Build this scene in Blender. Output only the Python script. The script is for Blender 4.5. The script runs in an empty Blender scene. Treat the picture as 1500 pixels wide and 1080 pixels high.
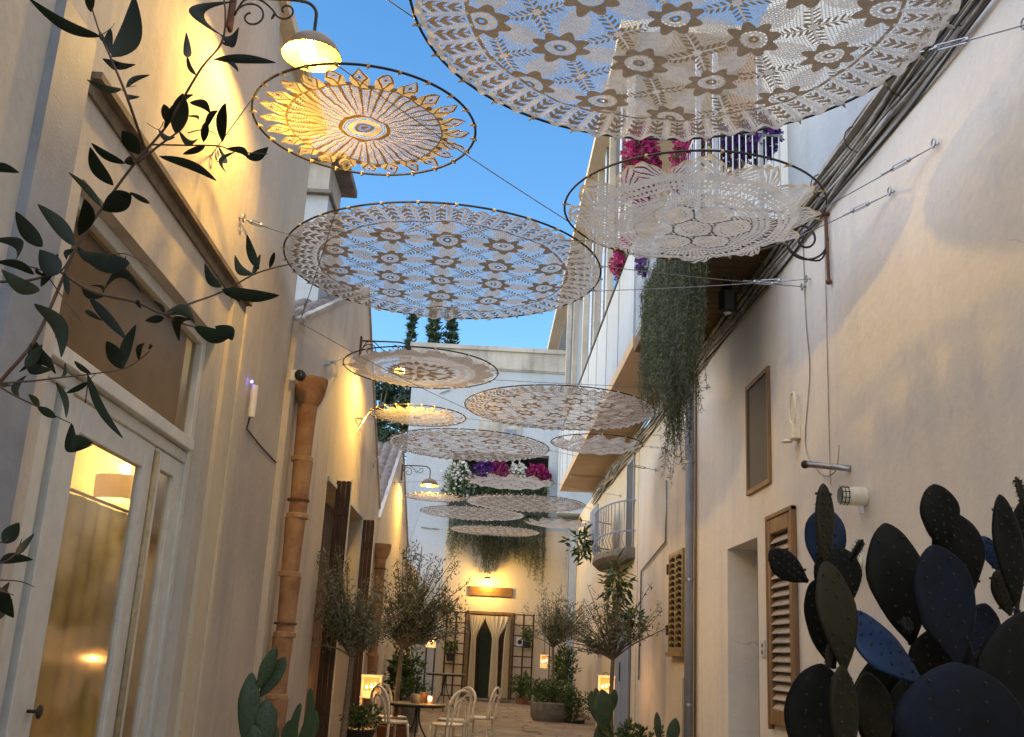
import bpy, math, random
import numpy as np
from mathutils import Vector, Matrix
random.seed(7); RNG = np.random.default_rng(7)
S = bpy.context.scene; COL = S.collection
PI = math.pi
# ------------------------------------------------------------------ camera
F, CX, CY, EYE = 1500., 750., 540., 1.6
def _axes():
    d = np.array([702.-CX, -(952.-CY), F]); d /= np.linalg.norm(d)
    r = math.radians(3.0)
    a = np.array([math.sin(r), math.cos(r), 0.]); u = a + np.array([0, 0, -(a@d)/d[2]]); u /= np.linalg.norm(u)
    x = np.cross(d, u)
    if x[0] < 0: x = -x
    return np.array([x, d, u])
AX = _axes()
camd = bpy.data.cameras.new('camera'); cam = bpy.data.objects.new('camera', camd); COL.objects.link(cam)
R3 = Matrix(((AX[0][0], AX[0][1], -AX[0][2]), (AX[1][0], AX[1][1], -AX[1][2]), (AX[2][0], AX[2][1], -AX[2][2])))
cam.matrix_world = Matrix.Translation((0, 0, EYE)) @ R3.to_4x4()
camd.sensor_width = 36.; camd.lens = F/1500.*36.; camd.clip_start = .05; camd.clip_end = 2000
S.camera = cam
def at(px, py, Y):
    """a point of the photograph at world depth Y"""
    w = AX @ np.array([px-CX, -(py-CY), F]); w = w/w[1]
    return Vector((w[0]*Y, Y, EYE+w[2]*Y))
# ------------------------------------------------------------------ world, sun, exposure
W = bpy.data.worlds.new("World"); S.world = W; W.use_nodes = True
nt = W.node_tree; bg = nt.nodes['Background']
sky = nt.nodes.new('ShaderNodeTexSky'); sky.sky_type = 'NISHITA'; sky.sun_disc = False
SUN_EL, SUN_AZ = 14.0, 262.0
sky.sun_elevation = math.radians(SUN_EL); sky.sun_rotation = math.radians(SUN_AZ)
sky.air_density = 1.0; sky.dust_density = .3; sky.ozone_density = 2.0
hs = nt.nodes.new('ShaderNodeHueSaturation'); hs.inputs['Saturation'].default_value = 1.27; hs.inputs['Hue'].default_value = .503
nt.links.new(sky.outputs[0], hs.inputs['Color']); nt.links.new(hs.outputs[0], bg.inputs[0]); bg.inputs[1].default_value = .155
sl = bpy.data.lights.new('fill_sun', 'SUN'); so = bpy.data.objects.new('fill_sun', sl); COL.objects.link(so)
sl.energy = 1.75; sl.angle = math.radians(150); sl.color = (1, .87, .75)      # widened into an added dome fill for the alley walls, no hard shadows
_az = math.radians(SUN_AZ)
_el = math.radians(44)
so.rotation_euler = Vector((-math.sin(_az)*math.cos(_el), -math.cos(_az)*math.cos(_el), -math.sin(_el))).to_track_quat('-Z', 'Y').to_euler()
S.view_settings.view_transform = 'Standard'; S.view_settings.look = 'None'
S.view_settings.exposure = 1.3; S.view_settings.gamma = 1
S.cycles.max_bounces = 7; S.cycles.diffuse_bounces = 4; S.cycles.glossy_bounces = 3
S.cycles.transmission_bounces = 4; S.cycles.transparent_max_bounces = 8
S.cycles.use_denoising = True; S.cycles.sample_clamp_indirect = 4.0
# ------------------------------------------------------------------ materials
MATS = {}
def mat(name, col, rough=.7, var=.0, scale=4., col2=None, bump=0., bscale=60., metal=0., trans=0., emit=None, es=0., spec=.4, streak=0.):
    m = bpy.data.materials.new(name); m.use_nodes = True; MATS[name] = m
    t = m.node_tree; N = t.nodes; L = t.links
    p = N['Principled BSDF']; out = N['Material Output']
    p.inputs['Roughness'].default_value = rough; p.inputs['Metallic'].default_value = metal
    p.inputs['Specular IOR Level'].default_value = spec
    p.inputs['Base Color'].default_value = (*col, 1)
    tc = N.new('ShaderNodeTexCoord')
    if col2 is not None or var > 0:
        if col2 is None: col2 = tuple(c*(1-var) for c in col)
        n = N.new('ShaderNodeTexNoise'); n.inputs['Scale'].default_value = scale; n.inputs['Detail'].default_value = 6; n.inputs['Roughness'].default_value = .65
        mp = N.new('ShaderNodeMapping'); L.new(tc.outputs['Object'], mp.inputs[0]); L.new(mp.outputs[0], n.inputs['Vector'])
        if streak: mp.inputs['Scale'].default_value = (1, 1, streak)
        cr = N.new('ShaderNodeValToRGB'); cr.color_ramp.elements[0].position = .38; cr.color_ramp.elements[1].position = .62
        cr.color_ramp.elements[0].color = (*col, 1); cr.color_ramp.elements[1].color = (*col2, 1)
        L.new(n.outputs['Fac'], cr.inputs[0]); L.new(cr.outputs[0], p.inputs['Base Color'])
    if bump:
        b = N.new('ShaderNodeBump'); b.inputs['Strength'].default_value = bump; b.inputs['Distance'].default_value = .02
        n2 = N.new('ShaderNodeTexNoise'); n2.inputs['Scale'].default_value = bscale; n2.inputs['Detail'].default_value = 5
        L.new(tc.outputs['Object'], n2.inputs['Vector']); L.new(n2.outputs['Fac'], b.inputs['Height']); L.new(b.outputs[0], p.inputs['Normal'])
    if emit: p.inputs['Emission Color'].default_value = (*emit, 1); p.inputs['Emission Strength'].default_value = es
    if trans:
        tr = N.new('ShaderNodeBsdfTranslucent'); tr.inputs[0].default_value = (*col, 1)
        if col2 is not None: L.new(cr.outputs[0], tr.inputs[0])
        mx = N.new('ShaderNodeMixShader'); mx.inputs[0].default_value = trans
        L.new(p.outputs[0], mx.inputs[1]); L.new(tr.outputs[0], mx.inputs[2]); L.new(mx.outputs[0], out.inputs[0])
    return m
def plaster(name, col, stain, amt=.55, rough=.9, fine=.94):
    """old lime wash: broad stains, vertical rain streaks, fine mottling, hand trowelled bump"""
    m = bpy.data.materials.new(name); m.use_nodes = True
    t = m.node_tree; N = t.nodes; L = t.links; p = N['Principled BSDF']
    p.inputs['Roughness'].default_value = rough; p.inputs['Specular IOR Level'].default_value = .2
    tc = N.new('ShaderNodeTexCoord')
    def noise(sc, det, mscale=(1, 1, 1)):
        mp = N.new('ShaderNodeMapping'); mp.inputs['Scale'].default_value = mscale; L.new(tc.outputs['Object'], mp.inputs[0])
        n = N.new('ShaderNodeTexNoise'); n.inputs['Scale'].default_value = sc; n.inputs['Detail'].default_value = det; n.inputs['Roughness'].default_value = .6
        L.new(mp.outputs[0], n.inputs['Vector']); return n
    def ramp(n, a, b, lo, hi):
        r = N.new('ShaderNodeMapRange'); r.inputs['From Min'].default_value = a; r.inputs['From Max'].default_value = b
        r.inputs['To Min'].default_value = lo; r.inputs['To Max'].default_value = hi; L.new(n.outputs['Fac'], r.inputs['Value']); return r
    big = ramp(noise(.55, 7), .42, .72, 0, 1)
    stk = ramp(noise(2.2, 6, (1, 1, .12)), .5, .78, 0, 1)
    add = N.new('ShaderNodeMath'); add.operation = 'ADD'; add.use_clamp = True; L.new(big.outputs[0], add.inputs[0]); L.new(stk.outputs[0], add.inputs[1])
    ml = N.new('ShaderNodeMath'); ml.operation = 'MULTIPLY'; ml.inputs[1].default_value = amt; L.new(add.outputs[0], ml.inputs[0])
    mx = N.new('ShaderNodeMixRGB'); mx.inputs[1].default_value = (*col, 1); mx.inputs[2].default_value = (*stain, 1); L.new(ml.outputs[0], mx.inputs[0])
    fr = ramp(noise(14, 8), .3, .7, fine, 1.04)
    mm = N.new('ShaderNodeMixRGB'); mm.blend_type = 'MULTIPLY'; mm.inputs[0].default_value = 1; L.new(mx.outputs[0], mm.inputs[1]); L.new(fr.outputs[0], mm.inputs[2])
    # hairline cracks and small chipped spots, only in scattered patches
    wn_ = noise(1.7, 4); mv = N.new('ShaderNodeMixRGB'); mv.inputs[0].default_value = .16; L.new(tc.outputs['Object'], mv.inputs[1]); L.new(wn_.outputs['Color'], mv.inputs[2])
    vo = N.new('ShaderNodeTexVoronoi'); vo.feature = 'DISTANCE_TO_EDGE'; vo.inputs['Scale'].default_value = 1.3; L.new(mv.outputs[0], vo.inputs['Vector'])
    c1 = N.new('ShaderNodeMapRange'); c1.inputs['From Max'].default_value = .0035; c1.inputs['To Min'].default_value = 1; c1.inputs['To Max'].default_value = 0; L.new(vo.outputs['Distance'], c1.inputs['Value'])
    c2 = ramp(noise(.9, 3), .56, .64, 0, .38); cm = N.new('ShaderNodeMath'); cm.operation = 'MULTIPLY'; L.new(c1.outputs[0], cm.inputs[0]); L.new(c2.outputs[0], cm.inputs[1])
    ch = ramp(noise(19, 3), .73, .76, 0, .45); ca_ = N.new('ShaderNodeMath'); ca_.operation = 'MAXIMUM'; L.new(cm.outputs[0], ca_.inputs[0]); L.new(ch.outputs[0], ca_.inputs[1])
    mk = N.new('ShaderNodeMixRGB'); mk.inputs[2].default_value = (.20, .17, .14, 1); L.new(ca_.outputs[0], mk.inputs[0]); L.new(mm.outputs[0], mk.inputs[1]); L.new(mk.outputs[0], p.inputs['Base Color'])
    b = N.new('ShaderNodeBump'); b.inputs['Strength'].default_value = .38; b.inputs['Distance'].default_value = .022
    nb = noise(7, 9); L.new(nb.outputs['Fac'], b.inputs['Height']); L.new(b.outputs[0], p.inputs['Normal'])
    return m
def glass(name, tint=(.9, .92, .9), refl=.12, rough=.03):
    m = bpy.data.materials.new(name); m.use_nodes = True
    t = m.node_tree; N = t.nodes; L = t.links; N.remove(N['Principled BSDF']); out = N['Material Output']
    tr = N.new('ShaderNodeBsdfTransparent'); tr.inputs[0].default_value = (*tint, 1)
    gl = N.new('ShaderNodeBsdfGlossy'); gl.inputs['Roughness'].default_value = rough
    lw = N.new('ShaderNodeLayerWeight'); lw.inputs[0].default_value = .5
    fr = N.new('ShaderNodeMath'); fr.operation = 'POWER'; fr.inputs[1].default_value = 3.5; L.new(lw.outputs['Facing'], fr.inputs[0])
    f2 = N.new('ShaderNodeMath'); f2.operation = 'MULTIPLY'; f2.inputs[1].default_value = .55; L.new(fr.outputs[0], f2.inputs[0]); fr = f2
    ad = N.new('ShaderNodeMath'); ad.operation = 'ADD'; ad.use_clamp = True; ad.inputs[1].default_value = refl; L.new(fr.outputs[0], ad.inputs[0])
    mx = N.new('ShaderNodeMixShader'); L.new(ad.outputs[0], mx.inputs[0]); L.new(tr.outputs[0], mx.inputs[1]); L.new(gl.outputs[0], mx.inputs[2]); L.new(mx.outputs[0], out.inputs[0])
    tc = N.new('ShaderNodeTexCoord'); n = N.new('ShaderNodeTexNoise'); n.inputs['Scale'].default_value = 2.2; b = N.new('ShaderNodeBump'); b.inputs['Strength'].default_value = .05
    L.new(tc.outputs['Object'], n.inputs['Vector']); L.new(n.outputs['Fac'], b.inputs['Height']); L.new(b.outputs[0], gl.inputs['Normal'])
    return m
M = {}
M['plaster_warm'] = plaster('warm_plaster', (.60, .535, .455), (.40, .36, .32), .65)
M['plaster_right'] = plaster('pinkish_plaster', (.745, .715, .65), (.58, .57, .56), .55, fine=.975)
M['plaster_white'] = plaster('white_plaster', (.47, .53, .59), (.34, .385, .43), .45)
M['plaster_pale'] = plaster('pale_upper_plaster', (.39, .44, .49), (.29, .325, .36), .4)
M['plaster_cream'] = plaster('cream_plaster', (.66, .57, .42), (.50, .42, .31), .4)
M['plaster_old'] = plaster('weathered_plaster', (.52, .50, .46), (.22, .21, .19), .8)
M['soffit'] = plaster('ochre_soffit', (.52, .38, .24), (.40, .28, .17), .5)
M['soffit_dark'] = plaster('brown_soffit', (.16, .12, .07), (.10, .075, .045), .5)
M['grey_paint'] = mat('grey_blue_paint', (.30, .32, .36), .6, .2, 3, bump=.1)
M['white_paint'] = mat('white_frame_paint', (.68, .67, .62), .35, .12, 8, bump=.05, bscale=90)
M['brass'] = mat('cream_closing_strip', (.42, .34, .20), .4, .25, 20)
M['black'] = mat('black_gap', (.02, .02, .02), .7, .2, 10)
M['iron'] = mat('wrought_iron', (.045, .042, .04), .55, .3, 30, metal=.5, bump=.2)
M['rust'] = mat('rusted_iron', (.16, .07, .04), .8, .4, 25, bump=.3)
M['steel'] = mat('galvanised_steel', (.42, .43, .45), .35, .2, 20, metal=.9)
M['wire'] = mat('steel_wire', (.20, .20, .20), .45, .2, 20, metal=.6)
M['lace'] = mat('cream_cotton_lace', (.60, .575, .53), .9, .15, 30, trans=.42)
M['lace_dim'] = mat('dimmed_cotton_lace', (.58, .52, .38), .9, .15, 30, trans=.24)  # darker lace copy, its colour offsets the near lamp's strong light
M['lace_gold2'] = mat('ochre_cotton_lace', (.34, .23, .09), .9, .15, 30, trans=.10)
M['lace_brown'] = mat('taupe_cotton_lace', (.37, .295, .21), .9, .2, 30, trans=.22)
M['lace_gold'] = mat('golden_cotton_lace', (.62, .50, .32), .9, .1, 30, trans=.4)
M['lace_brown2'] = mat('dark_brown_cotton', (.22, .14, .08), .9, .2, 30, trans=.15)
M['terracotta'] = mat('terracotta', (.40, .235, .12), .8, scale=4, col2=(.26, .125, .06), bump=.25, bscale=30)
M['terracotta_joint'] = mat('terracotta_joint', (.46, .27, .14), .8, .3, 10)
M['wood_dark'] = mat('dark_brown_wood', (.085, .042, .022), .6, scale=6, col2=(.045, .022, .012), bump=.3, bscale=25, streak=.15)
M['wood_mid'] = mat('brown_wood', (.26, .155, .07), .55, scale=8, col2=(.17, .095, .042), bump=.2, streak=.15)
M['wood_sign'] = mat('varnished_sign_wood', (.17, .095, .04), .5, scale=8, col2=(.11, .06, .025), bump=.1)
M['gold_lattice'] = mat('gilded_shutter_wood', (.34, .24, .09), .4, .3, 15, metal=.35)
M['screen'] = mat('dark_window_screen', (.055, .058, .065), .6, .15, 90, bump=.2, bscale=300)
M['dark_in'] = mat('dark_interior', (.02, .02, .024), .8, .3, 3)
M['flame'] = mat('candle_flame', (1, .8, .4), .3, emit=(1, .55, .18), es=9)
M['flame'].cycles.emission_sampling = 'NONE'
M['shade_out'] = mat('beige_enamel', (.21, .15, .09), .5, .25, 12)
M['shade_in'] = mat('yellowed_enamel', (.13, .08, .012), .5, .08, 12)
M['lampshade'] = mat('linen_lampshade', (.66, .54, .34), .9, .15, 40, trans=.35)
M['room'] = mat('room_wall_paint', (.80, .62, .30), .9, .15, 2)
M['curtain_room'] = mat('linen_door_curtain', (.66, .67, .58), .9, scale=1.6, col2=(.42, .44, .36), trans=.5)
M['bark'] = mat('grey_bark', (.21, .17, .125), .9, scale=18, col2=(.12, .095, .07), bump=.6, bscale=40)
M['twig'] = mat('brown_twig', (.10, .055, .035), .7, .3, 20, bump=.2)
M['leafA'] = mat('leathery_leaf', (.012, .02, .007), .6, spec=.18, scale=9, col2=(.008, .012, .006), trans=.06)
M['leafA2'] = mat('brownish_green_leaf', (.036, .042, .014), .5, spec=.25, scale=9, col2=(.014, .022, .02), trans=.05)  # lighter brownish-green variant, scattered at random among the leaves
M['olive1'] = mat('olive_leaf', (.11, .135, .08), .6, .3, 6, trans=.2)
M['olive2'] = mat('olive_leaf_silver', (.27, .30, .235), .6, .3, 6, trans=.15)
M['green1'] = mat('green_leaf', (.045, .085, .025), .5, .3, 6, trans=.2)
M['green2'] = mat('light_green_leaf', (.11, .18, .04), .5, .3, 6, trans=.25)
M['conifer1'] = mat('conifer_needles', (.03, .062, .035), .8, .3, 3)
M['conifer2'] = mat('conifer_needles_light', (.055, .10, .055), .8, .3, 3)
M['hang1'] = mat('trailing_stem_green', (.085, .105, .055), .7, .3, 4, trans=.15)
M['hang2'] = mat('trailing_stem_grey_green', (.17, .195, .12), .7, .3, 4, trans=.15)
M['magenta'] = mat('magenta_petal', (.36, .012, .14), .6, .3, 9, trans=.25)
M['purple'] = mat('purple_petal', (.10, .025, .24), .6, .3, 9, trans=.25)
M['petal_white'] = mat('white_petal', (.75, .75, .72), .6, .1, 9, trans=.25)
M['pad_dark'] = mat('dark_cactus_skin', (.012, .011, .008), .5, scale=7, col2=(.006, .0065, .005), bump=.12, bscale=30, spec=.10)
M['pad_blue'] = mat('sky_sheen_cactus', (.014, .038, .10), .42, scale=3, col2=(.009, .020, .045), bump=.12, bscale=30, spec=.25)  # blue sky reflection put into the pad's base colour
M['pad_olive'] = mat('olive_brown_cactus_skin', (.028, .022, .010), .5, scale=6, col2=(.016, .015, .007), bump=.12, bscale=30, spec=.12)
M['pad_navy'] = mat('navy_sheen_cactus', (.007, .011, .024), .5, scale=4, col2=(.007, .007, .009), bump=.12, bscale=30, spec=.12)  # fainter blue sheen of the sky, also put into the base colour
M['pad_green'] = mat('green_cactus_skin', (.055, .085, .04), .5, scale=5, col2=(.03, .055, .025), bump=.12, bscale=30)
M['spine'] = mat('pale_spine_tuft', (.028, .024, .018), .8, .2, 30)
M['spine_dark'] = mat('dark_spine_tuft', (.015, .018, .02), .8, .2, 30)
M['cement'] = mat('grey_cement', (.20, .18, .15), .9, scale=6, col2=(.12, .11, .09), bump=.4, bscale=25)
M['pot_black'] = mat('dark_plastic_pot', (.03, .03, .032), .5, .2, 8)
M['pot_clay'] = mat('clay_pot', (.34, .16, .08), .8, .3, 8, bump=.2)
M['soil'] = mat('soil', (.05, .035, .025), .95, .4, 20, bump=.5)
M['chair'] = mat('cream_painted_metal', (.75, .70, .58), .5, .15, 14)
M['cloth'] = mat('cream_curtain_cloth', (.80, .70, .50), .9, .08, 6, trans=.25, streak=.1)
M['blue_paint'] = mat('faded_blue_paint', (.16, .22, .32), .55, scale=4, col2=(.24, .29, .36), bump=.1, streak=.1)
M['tile'] = mat('weathered_roof_tile', (.12, .105, .10), .9, scale=5, col2=(.22, .19, .17), bump=.4)
M['lens'] = mat('dark_glass_lens', (.01, .01, .012), .08, spec=.8)
M['plastic_white'] = mat('white_plastic', (.66, .66, .66), .4, .08, 12)
M['cable'] = mat('grey_cable', (.17, .16, .15), .65, scale=3, col2=(.42, .40, .37), bump=.2)
M['cable_dark'] = mat('dark_cable', (.05, .05, .05), .6, .3, 6)
M['frost'] = mat('frosted_lantern_glass', (.55, .36, .22), .6, scale=30, col2=(.35, .2, .1), emit=(1, .30, .06), es=.07, trans=.2)
M['frost'].cycles.emission_sampling = 'NONE'
M['glass'] = glass('door_glass', (.94, .92, .86), .13, .07)
M['glass2'] = glass('transom_glass', (.85, .80, .68), -.03, .28)
M['led'] = mat('blue_led', (.1, .1, 1), .4, emit=(.15, .12, 1), es=6)
def glow(name, col, es):
    # luminous glass: emits and lets the lamp inside shine through
    m = bpy.data.materials.new(name); m.use_nodes = True; t = m.node_tree; N = t.nodes; N.remove(N['Principled BSDF'])
    e = N.new('ShaderNodeEmission'); e.inputs[0].default_value = (*col, 1); e.inputs[1].default_value = es
    tr = N.new('ShaderNodeBsdfTransparent'); a = N.new('ShaderNodeAddShader'); t.links.new(e.outputs[0], a.inputs[0]); t.links.new(tr.outputs[0], a.inputs[1])
    t.links.new(a.outputs[0], N['Material Output'].inputs[0]); m.cycles.emission_sampling = 'NONE'; return m
M['bulb'] = glow('lit_bulb', (1, .80, .42), 9)
def paving():
    m = bpy.data.materials.new('worn_stone_paving'); m.use_nodes = True
    t = m.node_tree; N = t.nodes; L = t.links; p = N['Principled BSDF']; p.inputs['Roughness'].default_value = .75
    tc = N.new('ShaderNodeTexCoord')
    nz = N.new('ShaderNodeTexNoise'); nz.inputs['Scale'].default_value = 1.6; L.new(tc.outputs['Object'], nz.inputs['Vector'])
    mxv = N.new('ShaderNodeMixRGB'); mxv.inputs[0].default_value = .07; L.new(tc.outputs['Object'], mxv.inputs[1]); L.new(nz.outputs['Color'], mxv.inputs[2])
    v = N.new('ShaderNodeTexVoronoi'); v.feature = 'DISTANCE_TO_EDGE'; v.inputs['Scale'].default_value = 1.9; v.inputs['Randomness'].default_value = .75; L.new(mxv.outputs[0], v.inputs['Vector'])
    v2 = N.new('ShaderNodeTexVoronoi'); v2.inputs['Scale'].default_value = 1.9; v2.inputs['Randomness'].default_value = .75; L.new(mxv.outputs[0], v2.inputs['Vector'])
    r = N.new('ShaderNodeMapRange'); r.inputs['From Max'].default_value = .05; L.new(v.outputs['Distance'], r.inputs['Value'])
    n = N.new('ShaderNodeTexNoise'); n.inputs['Scale'].default_value = 9; n.inputs['Detail'].default_value = 8; L.new(tc.outputs['Object'], n.inputs['Vector'])
    hs = N.new('ShaderNodeHueSaturation'); hs.inputs['Color'].default_value = (.36, .28, .19, 1)
    mr = N.new('ShaderNodeMapRange'); mr.inputs['To Min'].default_value = .7; mr.inputs['To Max'].default_value = 1.25; L.new(v2.outputs['Color'], mr.inputs['Value']); L.new(mr.outputs[0], hs.inputs['Value'])
    m2 = N.new('ShaderNodeMixRGB'); m2.blend_type = 'MULTIPLY'; m2.inputs[0].default_value = .5; L.new(hs.outputs[0], m2.inputs[1]); L.new(n.outputs['Color'], m2.inputs[2])
    m3 = N.new('ShaderNodeMixRGB'); m3.inputs[1].default_value = (.07, .055, .04, 1); L.new(r.outputs[0], m3.inputs[0]); L.new(m2.outputs[0], m3.inputs[2]); L.new(m3.outputs[0], p.inputs['Base Color'])
    b = N.new('ShaderNodeBump'); b.inputs['Strength'].default_value = .6; b.inputs['Distance'].default_value = .02; L.new(r.outputs[0], b.inputs['Height']); L.new(b.outputs[0], p.inputs['Normal'])
    return m
M['paving'] = paving()
# ------------------------------------------------------------------ object helpers
ORG = {}
def props(o, label=None, cat=None, group=None, kind=None):
    if label: o['label'] = label
    if cat: o['category'] = cat
    if group: o['group'] = group
    if kind: o['kind'] = kind
    return o
def thing(name, loc, label, cat, group=None, rz=0):
    o = bpy.data.objects.new(name, None); COL.objects.link(o); o.location = loc; o.rotation_euler = (0, 0, rz); o.empty_display_size = .2
    ORG[o.name] = Vector(loc); return props(o, label, cat, group)
class MB:
    def __init__(s): s.v = []; s.f = []; s.m = []; s.mi = 0
    def add(s, vs, fs):
        n = len(s.v); s.v += [tuple(v) for v in vs]; s.f += [tuple(i+n for i in f) for f in fs]; s.m += [s.mi]*len(fs); return s
    def box(s, a, b):
        x0, y0, z0 = a; x1, y1, z1 = b
        return s.add([(x0,y0,z0),(x1,y0,z0),(x1,y1,z0),(x0,y1,z0),(x0,y0,z1),(x1,y0,z1),(x1,y1,z1),(x0,y1,z1)],
                     [(0,3,2,1),(4,5,6,7),(0,1,5,4),(1,2,6,5),(2,3,7,6),(3,0,4,7)])
    def bevbox(s, a, b, w=.006):
        x0, y0, z0 = a; x1, y1, z1 = b; vs = []
        for z, i in ((z0, w), (z0+w, 0), (z1-w, 0), (z1, w)):
            for (x, y) in ((x0+i+w, y0+i), (x1-i-w, y0+i), (x1-i, y0+i+w), (x1-i, y1-i-w), (x1-i-w, y1-i), (x0+i+w, y1-i), (x0+i, y1-i-w), (x0+i, y0+i+w)): vs.append((x, y, z))
        fs = [tuple(range(7, -1, -1)), tuple(range(24, 32))]
        for k in range(3):
            for j in range(8): fs.append((k*8+j, k*8+(j+1) % 8, (k+1)*8+(j+1) % 8, (k+1)*8+j))
        return s.add(vs, fs)
    def prismX(s, poly, x0, x1):      # poly in (y,z) counter clockwise seen from +X
        n = len(poly); vs = [(x0, y, z) for y, z in poly]+[(x1, y, z) for y, z in poly]
        fs = [tuple(range(n-1, -1, -1)), tuple(range(n, 2*n))]+[(i, (i+1) % n, n+(i+1) % n, n+i) for i in range(n)]
        return s.add(vs, fs)
    def tube(s, pts, r, n=8, r1=None, closed=False):
        pts = [Vector(p) for p in pts]; k = len(pts); vs = []; fs = []
        up = Vector((0, 0, 1)); prev = None
        for i, p in enumerate(pts):
            if closed: d = (pts[(i+1) % k]-pts[i-1])
            else: d = (pts[min(i+1, k-1)]-pts[max(i-1, 0)])
            if d.length < 1e-9: d = Vector((0, 0, 1))
            d.normalize()
            if prev is None:
                a = d.cross(up)
                if a.length < .1: a = d.cross(Vector((1, 0, 0)))
            else: a = prev-d*prev.dot(d)
            a.normalize(); prev = a; b = d.cross(a)
            rr = r if r1 is None else r+(r1-r)*i/max(1, k-1)
            if isinstance(r, (list, tuple)): rr = r[i]
            for j in range(n):
                t = 2*PI*j/n; vs.append(p+a*math.cos(t)*rr+b*math.sin(t)*rr)
        m = k if closed else k-1
        for i in range(m):
            for j in range(n): fs.append((i*n+j, i*n+(j+1) % n, ((i+1) % k)*n+(j+1) % n, ((i+1) % k)*n+j))
        if not closed: fs += [tuple(range(n-1, -1, -1)), tuple((k-1)*n+j for j in range(n))]
        return s.add(vs, fs)
    def lathe(s, prof, c=(0, 0, 0), n=24, axis='z', M4=None):
        vs = []; fs = []
        for (r, z) in prof:
            for j in range(n):
                t = 2*PI*j/n; v = Vector((r*math.cos(t), r*math.sin(t), z))
                if axis == 'x': v = Vector((v.z, v.x, v.y))
                if axis == 'y': v = Vector((v.x, v.z, v.y))
                if M4: v = M4 @ v
                vs.append(v+Vector(c))
        for i in range(len(prof)-1):
            for j in range(n): fs.append((i*n+j, i*n+(j+1) % n, (i+1)*n+(j+1) % n, (i+1)*n+j))
        return s.add(vs, fs)
    def ball(s, c, r, n=10, sz=1):
        prof = [(r*math.sin(PI*i/n)+1e-5, -r*sz*math.cos(PI*i/n)) for i in range(n+1)]
        return s.lathe(prof, c, n+2)
    def quad(s, a, b, c, d): return s.add([a, b, c, d], [(0, 1, 2, 3)])
    def build(s, name, mats, parent=None, loc=None, smooth=False, label=None):
        if not isinstance(mats, (list, tuple)): mats = [mats]
        if parent is not None: org = ORG[parent.name]
        elif loc is not None: org = Vector(loc)
        else:
            a = np.array(s.v); org = Vector(((a[:, 0].min()+a[:, 0].max())/2, (a[:, 1].min()+a[:, 1].max())/2, a[:, 2].min()))
        me = bpy.data.meshes.new(name); me.from_pydata([(v[0]-org.x, v[1]-org.y, v[2]-org.z) for v in s.v], [], s.f)
        for m in mats: me.materials.append(m)
        if len(mats) > 1: me.polygons.foreach_set('material_index', s.m)
        if smooth: me.polygons.foreach_set('use_smooth', [True]*len(s.f)); 
        me.update()
        if smooth == 'auto':
            try: me.set_sharp_from_angle(angle=math.radians(35))
            except Exception: pass
        o = bpy.data.objects.new(name, me); COL.objects.link(o)
        if parent is not None: o.parent = parent
        else: o.location = org
        ORG[o.name] = org
        if label: o['label'] = label
        return o
def build_each(mb, name, mt, parent, smooth=False):
    """one part object per added shape"""
    # shapes are the connected runs of faces in the order they were added
    n = len(mb.v); lab = list(range(n))
    def find(i):
        while lab[i] != i: lab[i] = lab[lab[i]]; i = lab[i]
        return i
    for f in mb.f:
        a = find(f[0])
        for i in f[1:]: lab[find(i)] = a
    groups = {}
    for f in mb.f: groups.setdefault(find(f[0]), []).append(f)
    out = []
    for g in groups.values():
        ids = sorted({i for f in g for i in f}); mp = {v: k for k, v in enumerate(ids)}
        q = MB(); q.add([mb.v[i] for i in ids], [tuple(mp[i] for i in f) for f in g]); out.append(q.build(name, mt, parent, smooth=smooth))
    return out
def npmesh(name, V, Fq, mi, mats, parent=None, org=Vector((0, 0, 0)), smooth=False):
    """fast mesh from numpy: V (n,3) world coords, Fq (m,k)"""
    V = V-np.array(org); me = bpy.data.meshes.new(name); k = Fq.shape[1]
    me.vertices.add(len(V)); me.vertices.foreach_set('co', V.astype(np.float32).ravel())
    me.loops.add(Fq.size); me.loops.foreach_set('vertex_index', Fq.astype(np.int32).ravel())
    me.polygons.add(len(Fq)); me.polygons.foreach_set('loop_start', np.arange(0, Fq.size, k, dtype=np.int32))
    for m in mats: me.materials.append(m)
    me.polygons.foreach_set('material_index', mi.astype(np.int32))
    if smooth: me.polygons.foreach_set('use_smooth', np.ones(len(Fq), bool))
    me.update(calc_edges=True)
    o = bpy.data.objects.new(name, me); COL.objects.link(o)
    if parent is not None: o.parent = parent
    else: o.location = org
    ORG[o.name] = Vector(org); return o
def arc(c, r, a0, a1, n, ax=(1, 0, 0), ay=(0, 0, 1)):
    ax = Vector(ax); ay = Vector(ay); c = Vector(c)
    return [c+ax*r*math.cos(a0+(a1-a0)*i/n)+ay*r*math.sin(a0+(a1-a0)*i/n) for i in range(n+1)]
def spiral(c, r0, r1, a0, a1, n, ax=(1, 0, 0), ay=(0, 0, 1)):
    ax = Vector(ax); ay = Vector(ay); c = Vector(c); o = []
    for i in range(n+1):
        t = i/n; r = r0+(r1-r0)*t; a = a0+(a1-a0)*t; o.append(c+ax*r*math.cos(a)+ay*r*math.sin(a))
    return o
def smooth_path(pts, n=6):
    P = [Vector(p) for p in pts]; out = []
    for i in range(len(P)-1):
        p0 = P[max(i-1, 0)]; p1 = P[i]; p2 = P[i+1]; p3 = P[min(i+2, len(P)-1)]
        for j in range(n):
            t = j/n; out.append(.5*((2*p1)+(-p0+p2)*t+(2*p0-5*p1+4*p2-p3)*t*t+(-p0+3*p1-3*p2+p3)*t**3))
    out.append(P[-1]); return out
XL, XR = -2.2, 3.1
# ================================================================== SETTING: ground
g = MB(); g.quad((-60, -20, 0), (60, -20, 0), (60, 160, 0), (-60, 160, 0))
props(g.build('ground', M['paving'], loc=(0, 0, 0)), kind='structure')
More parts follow.
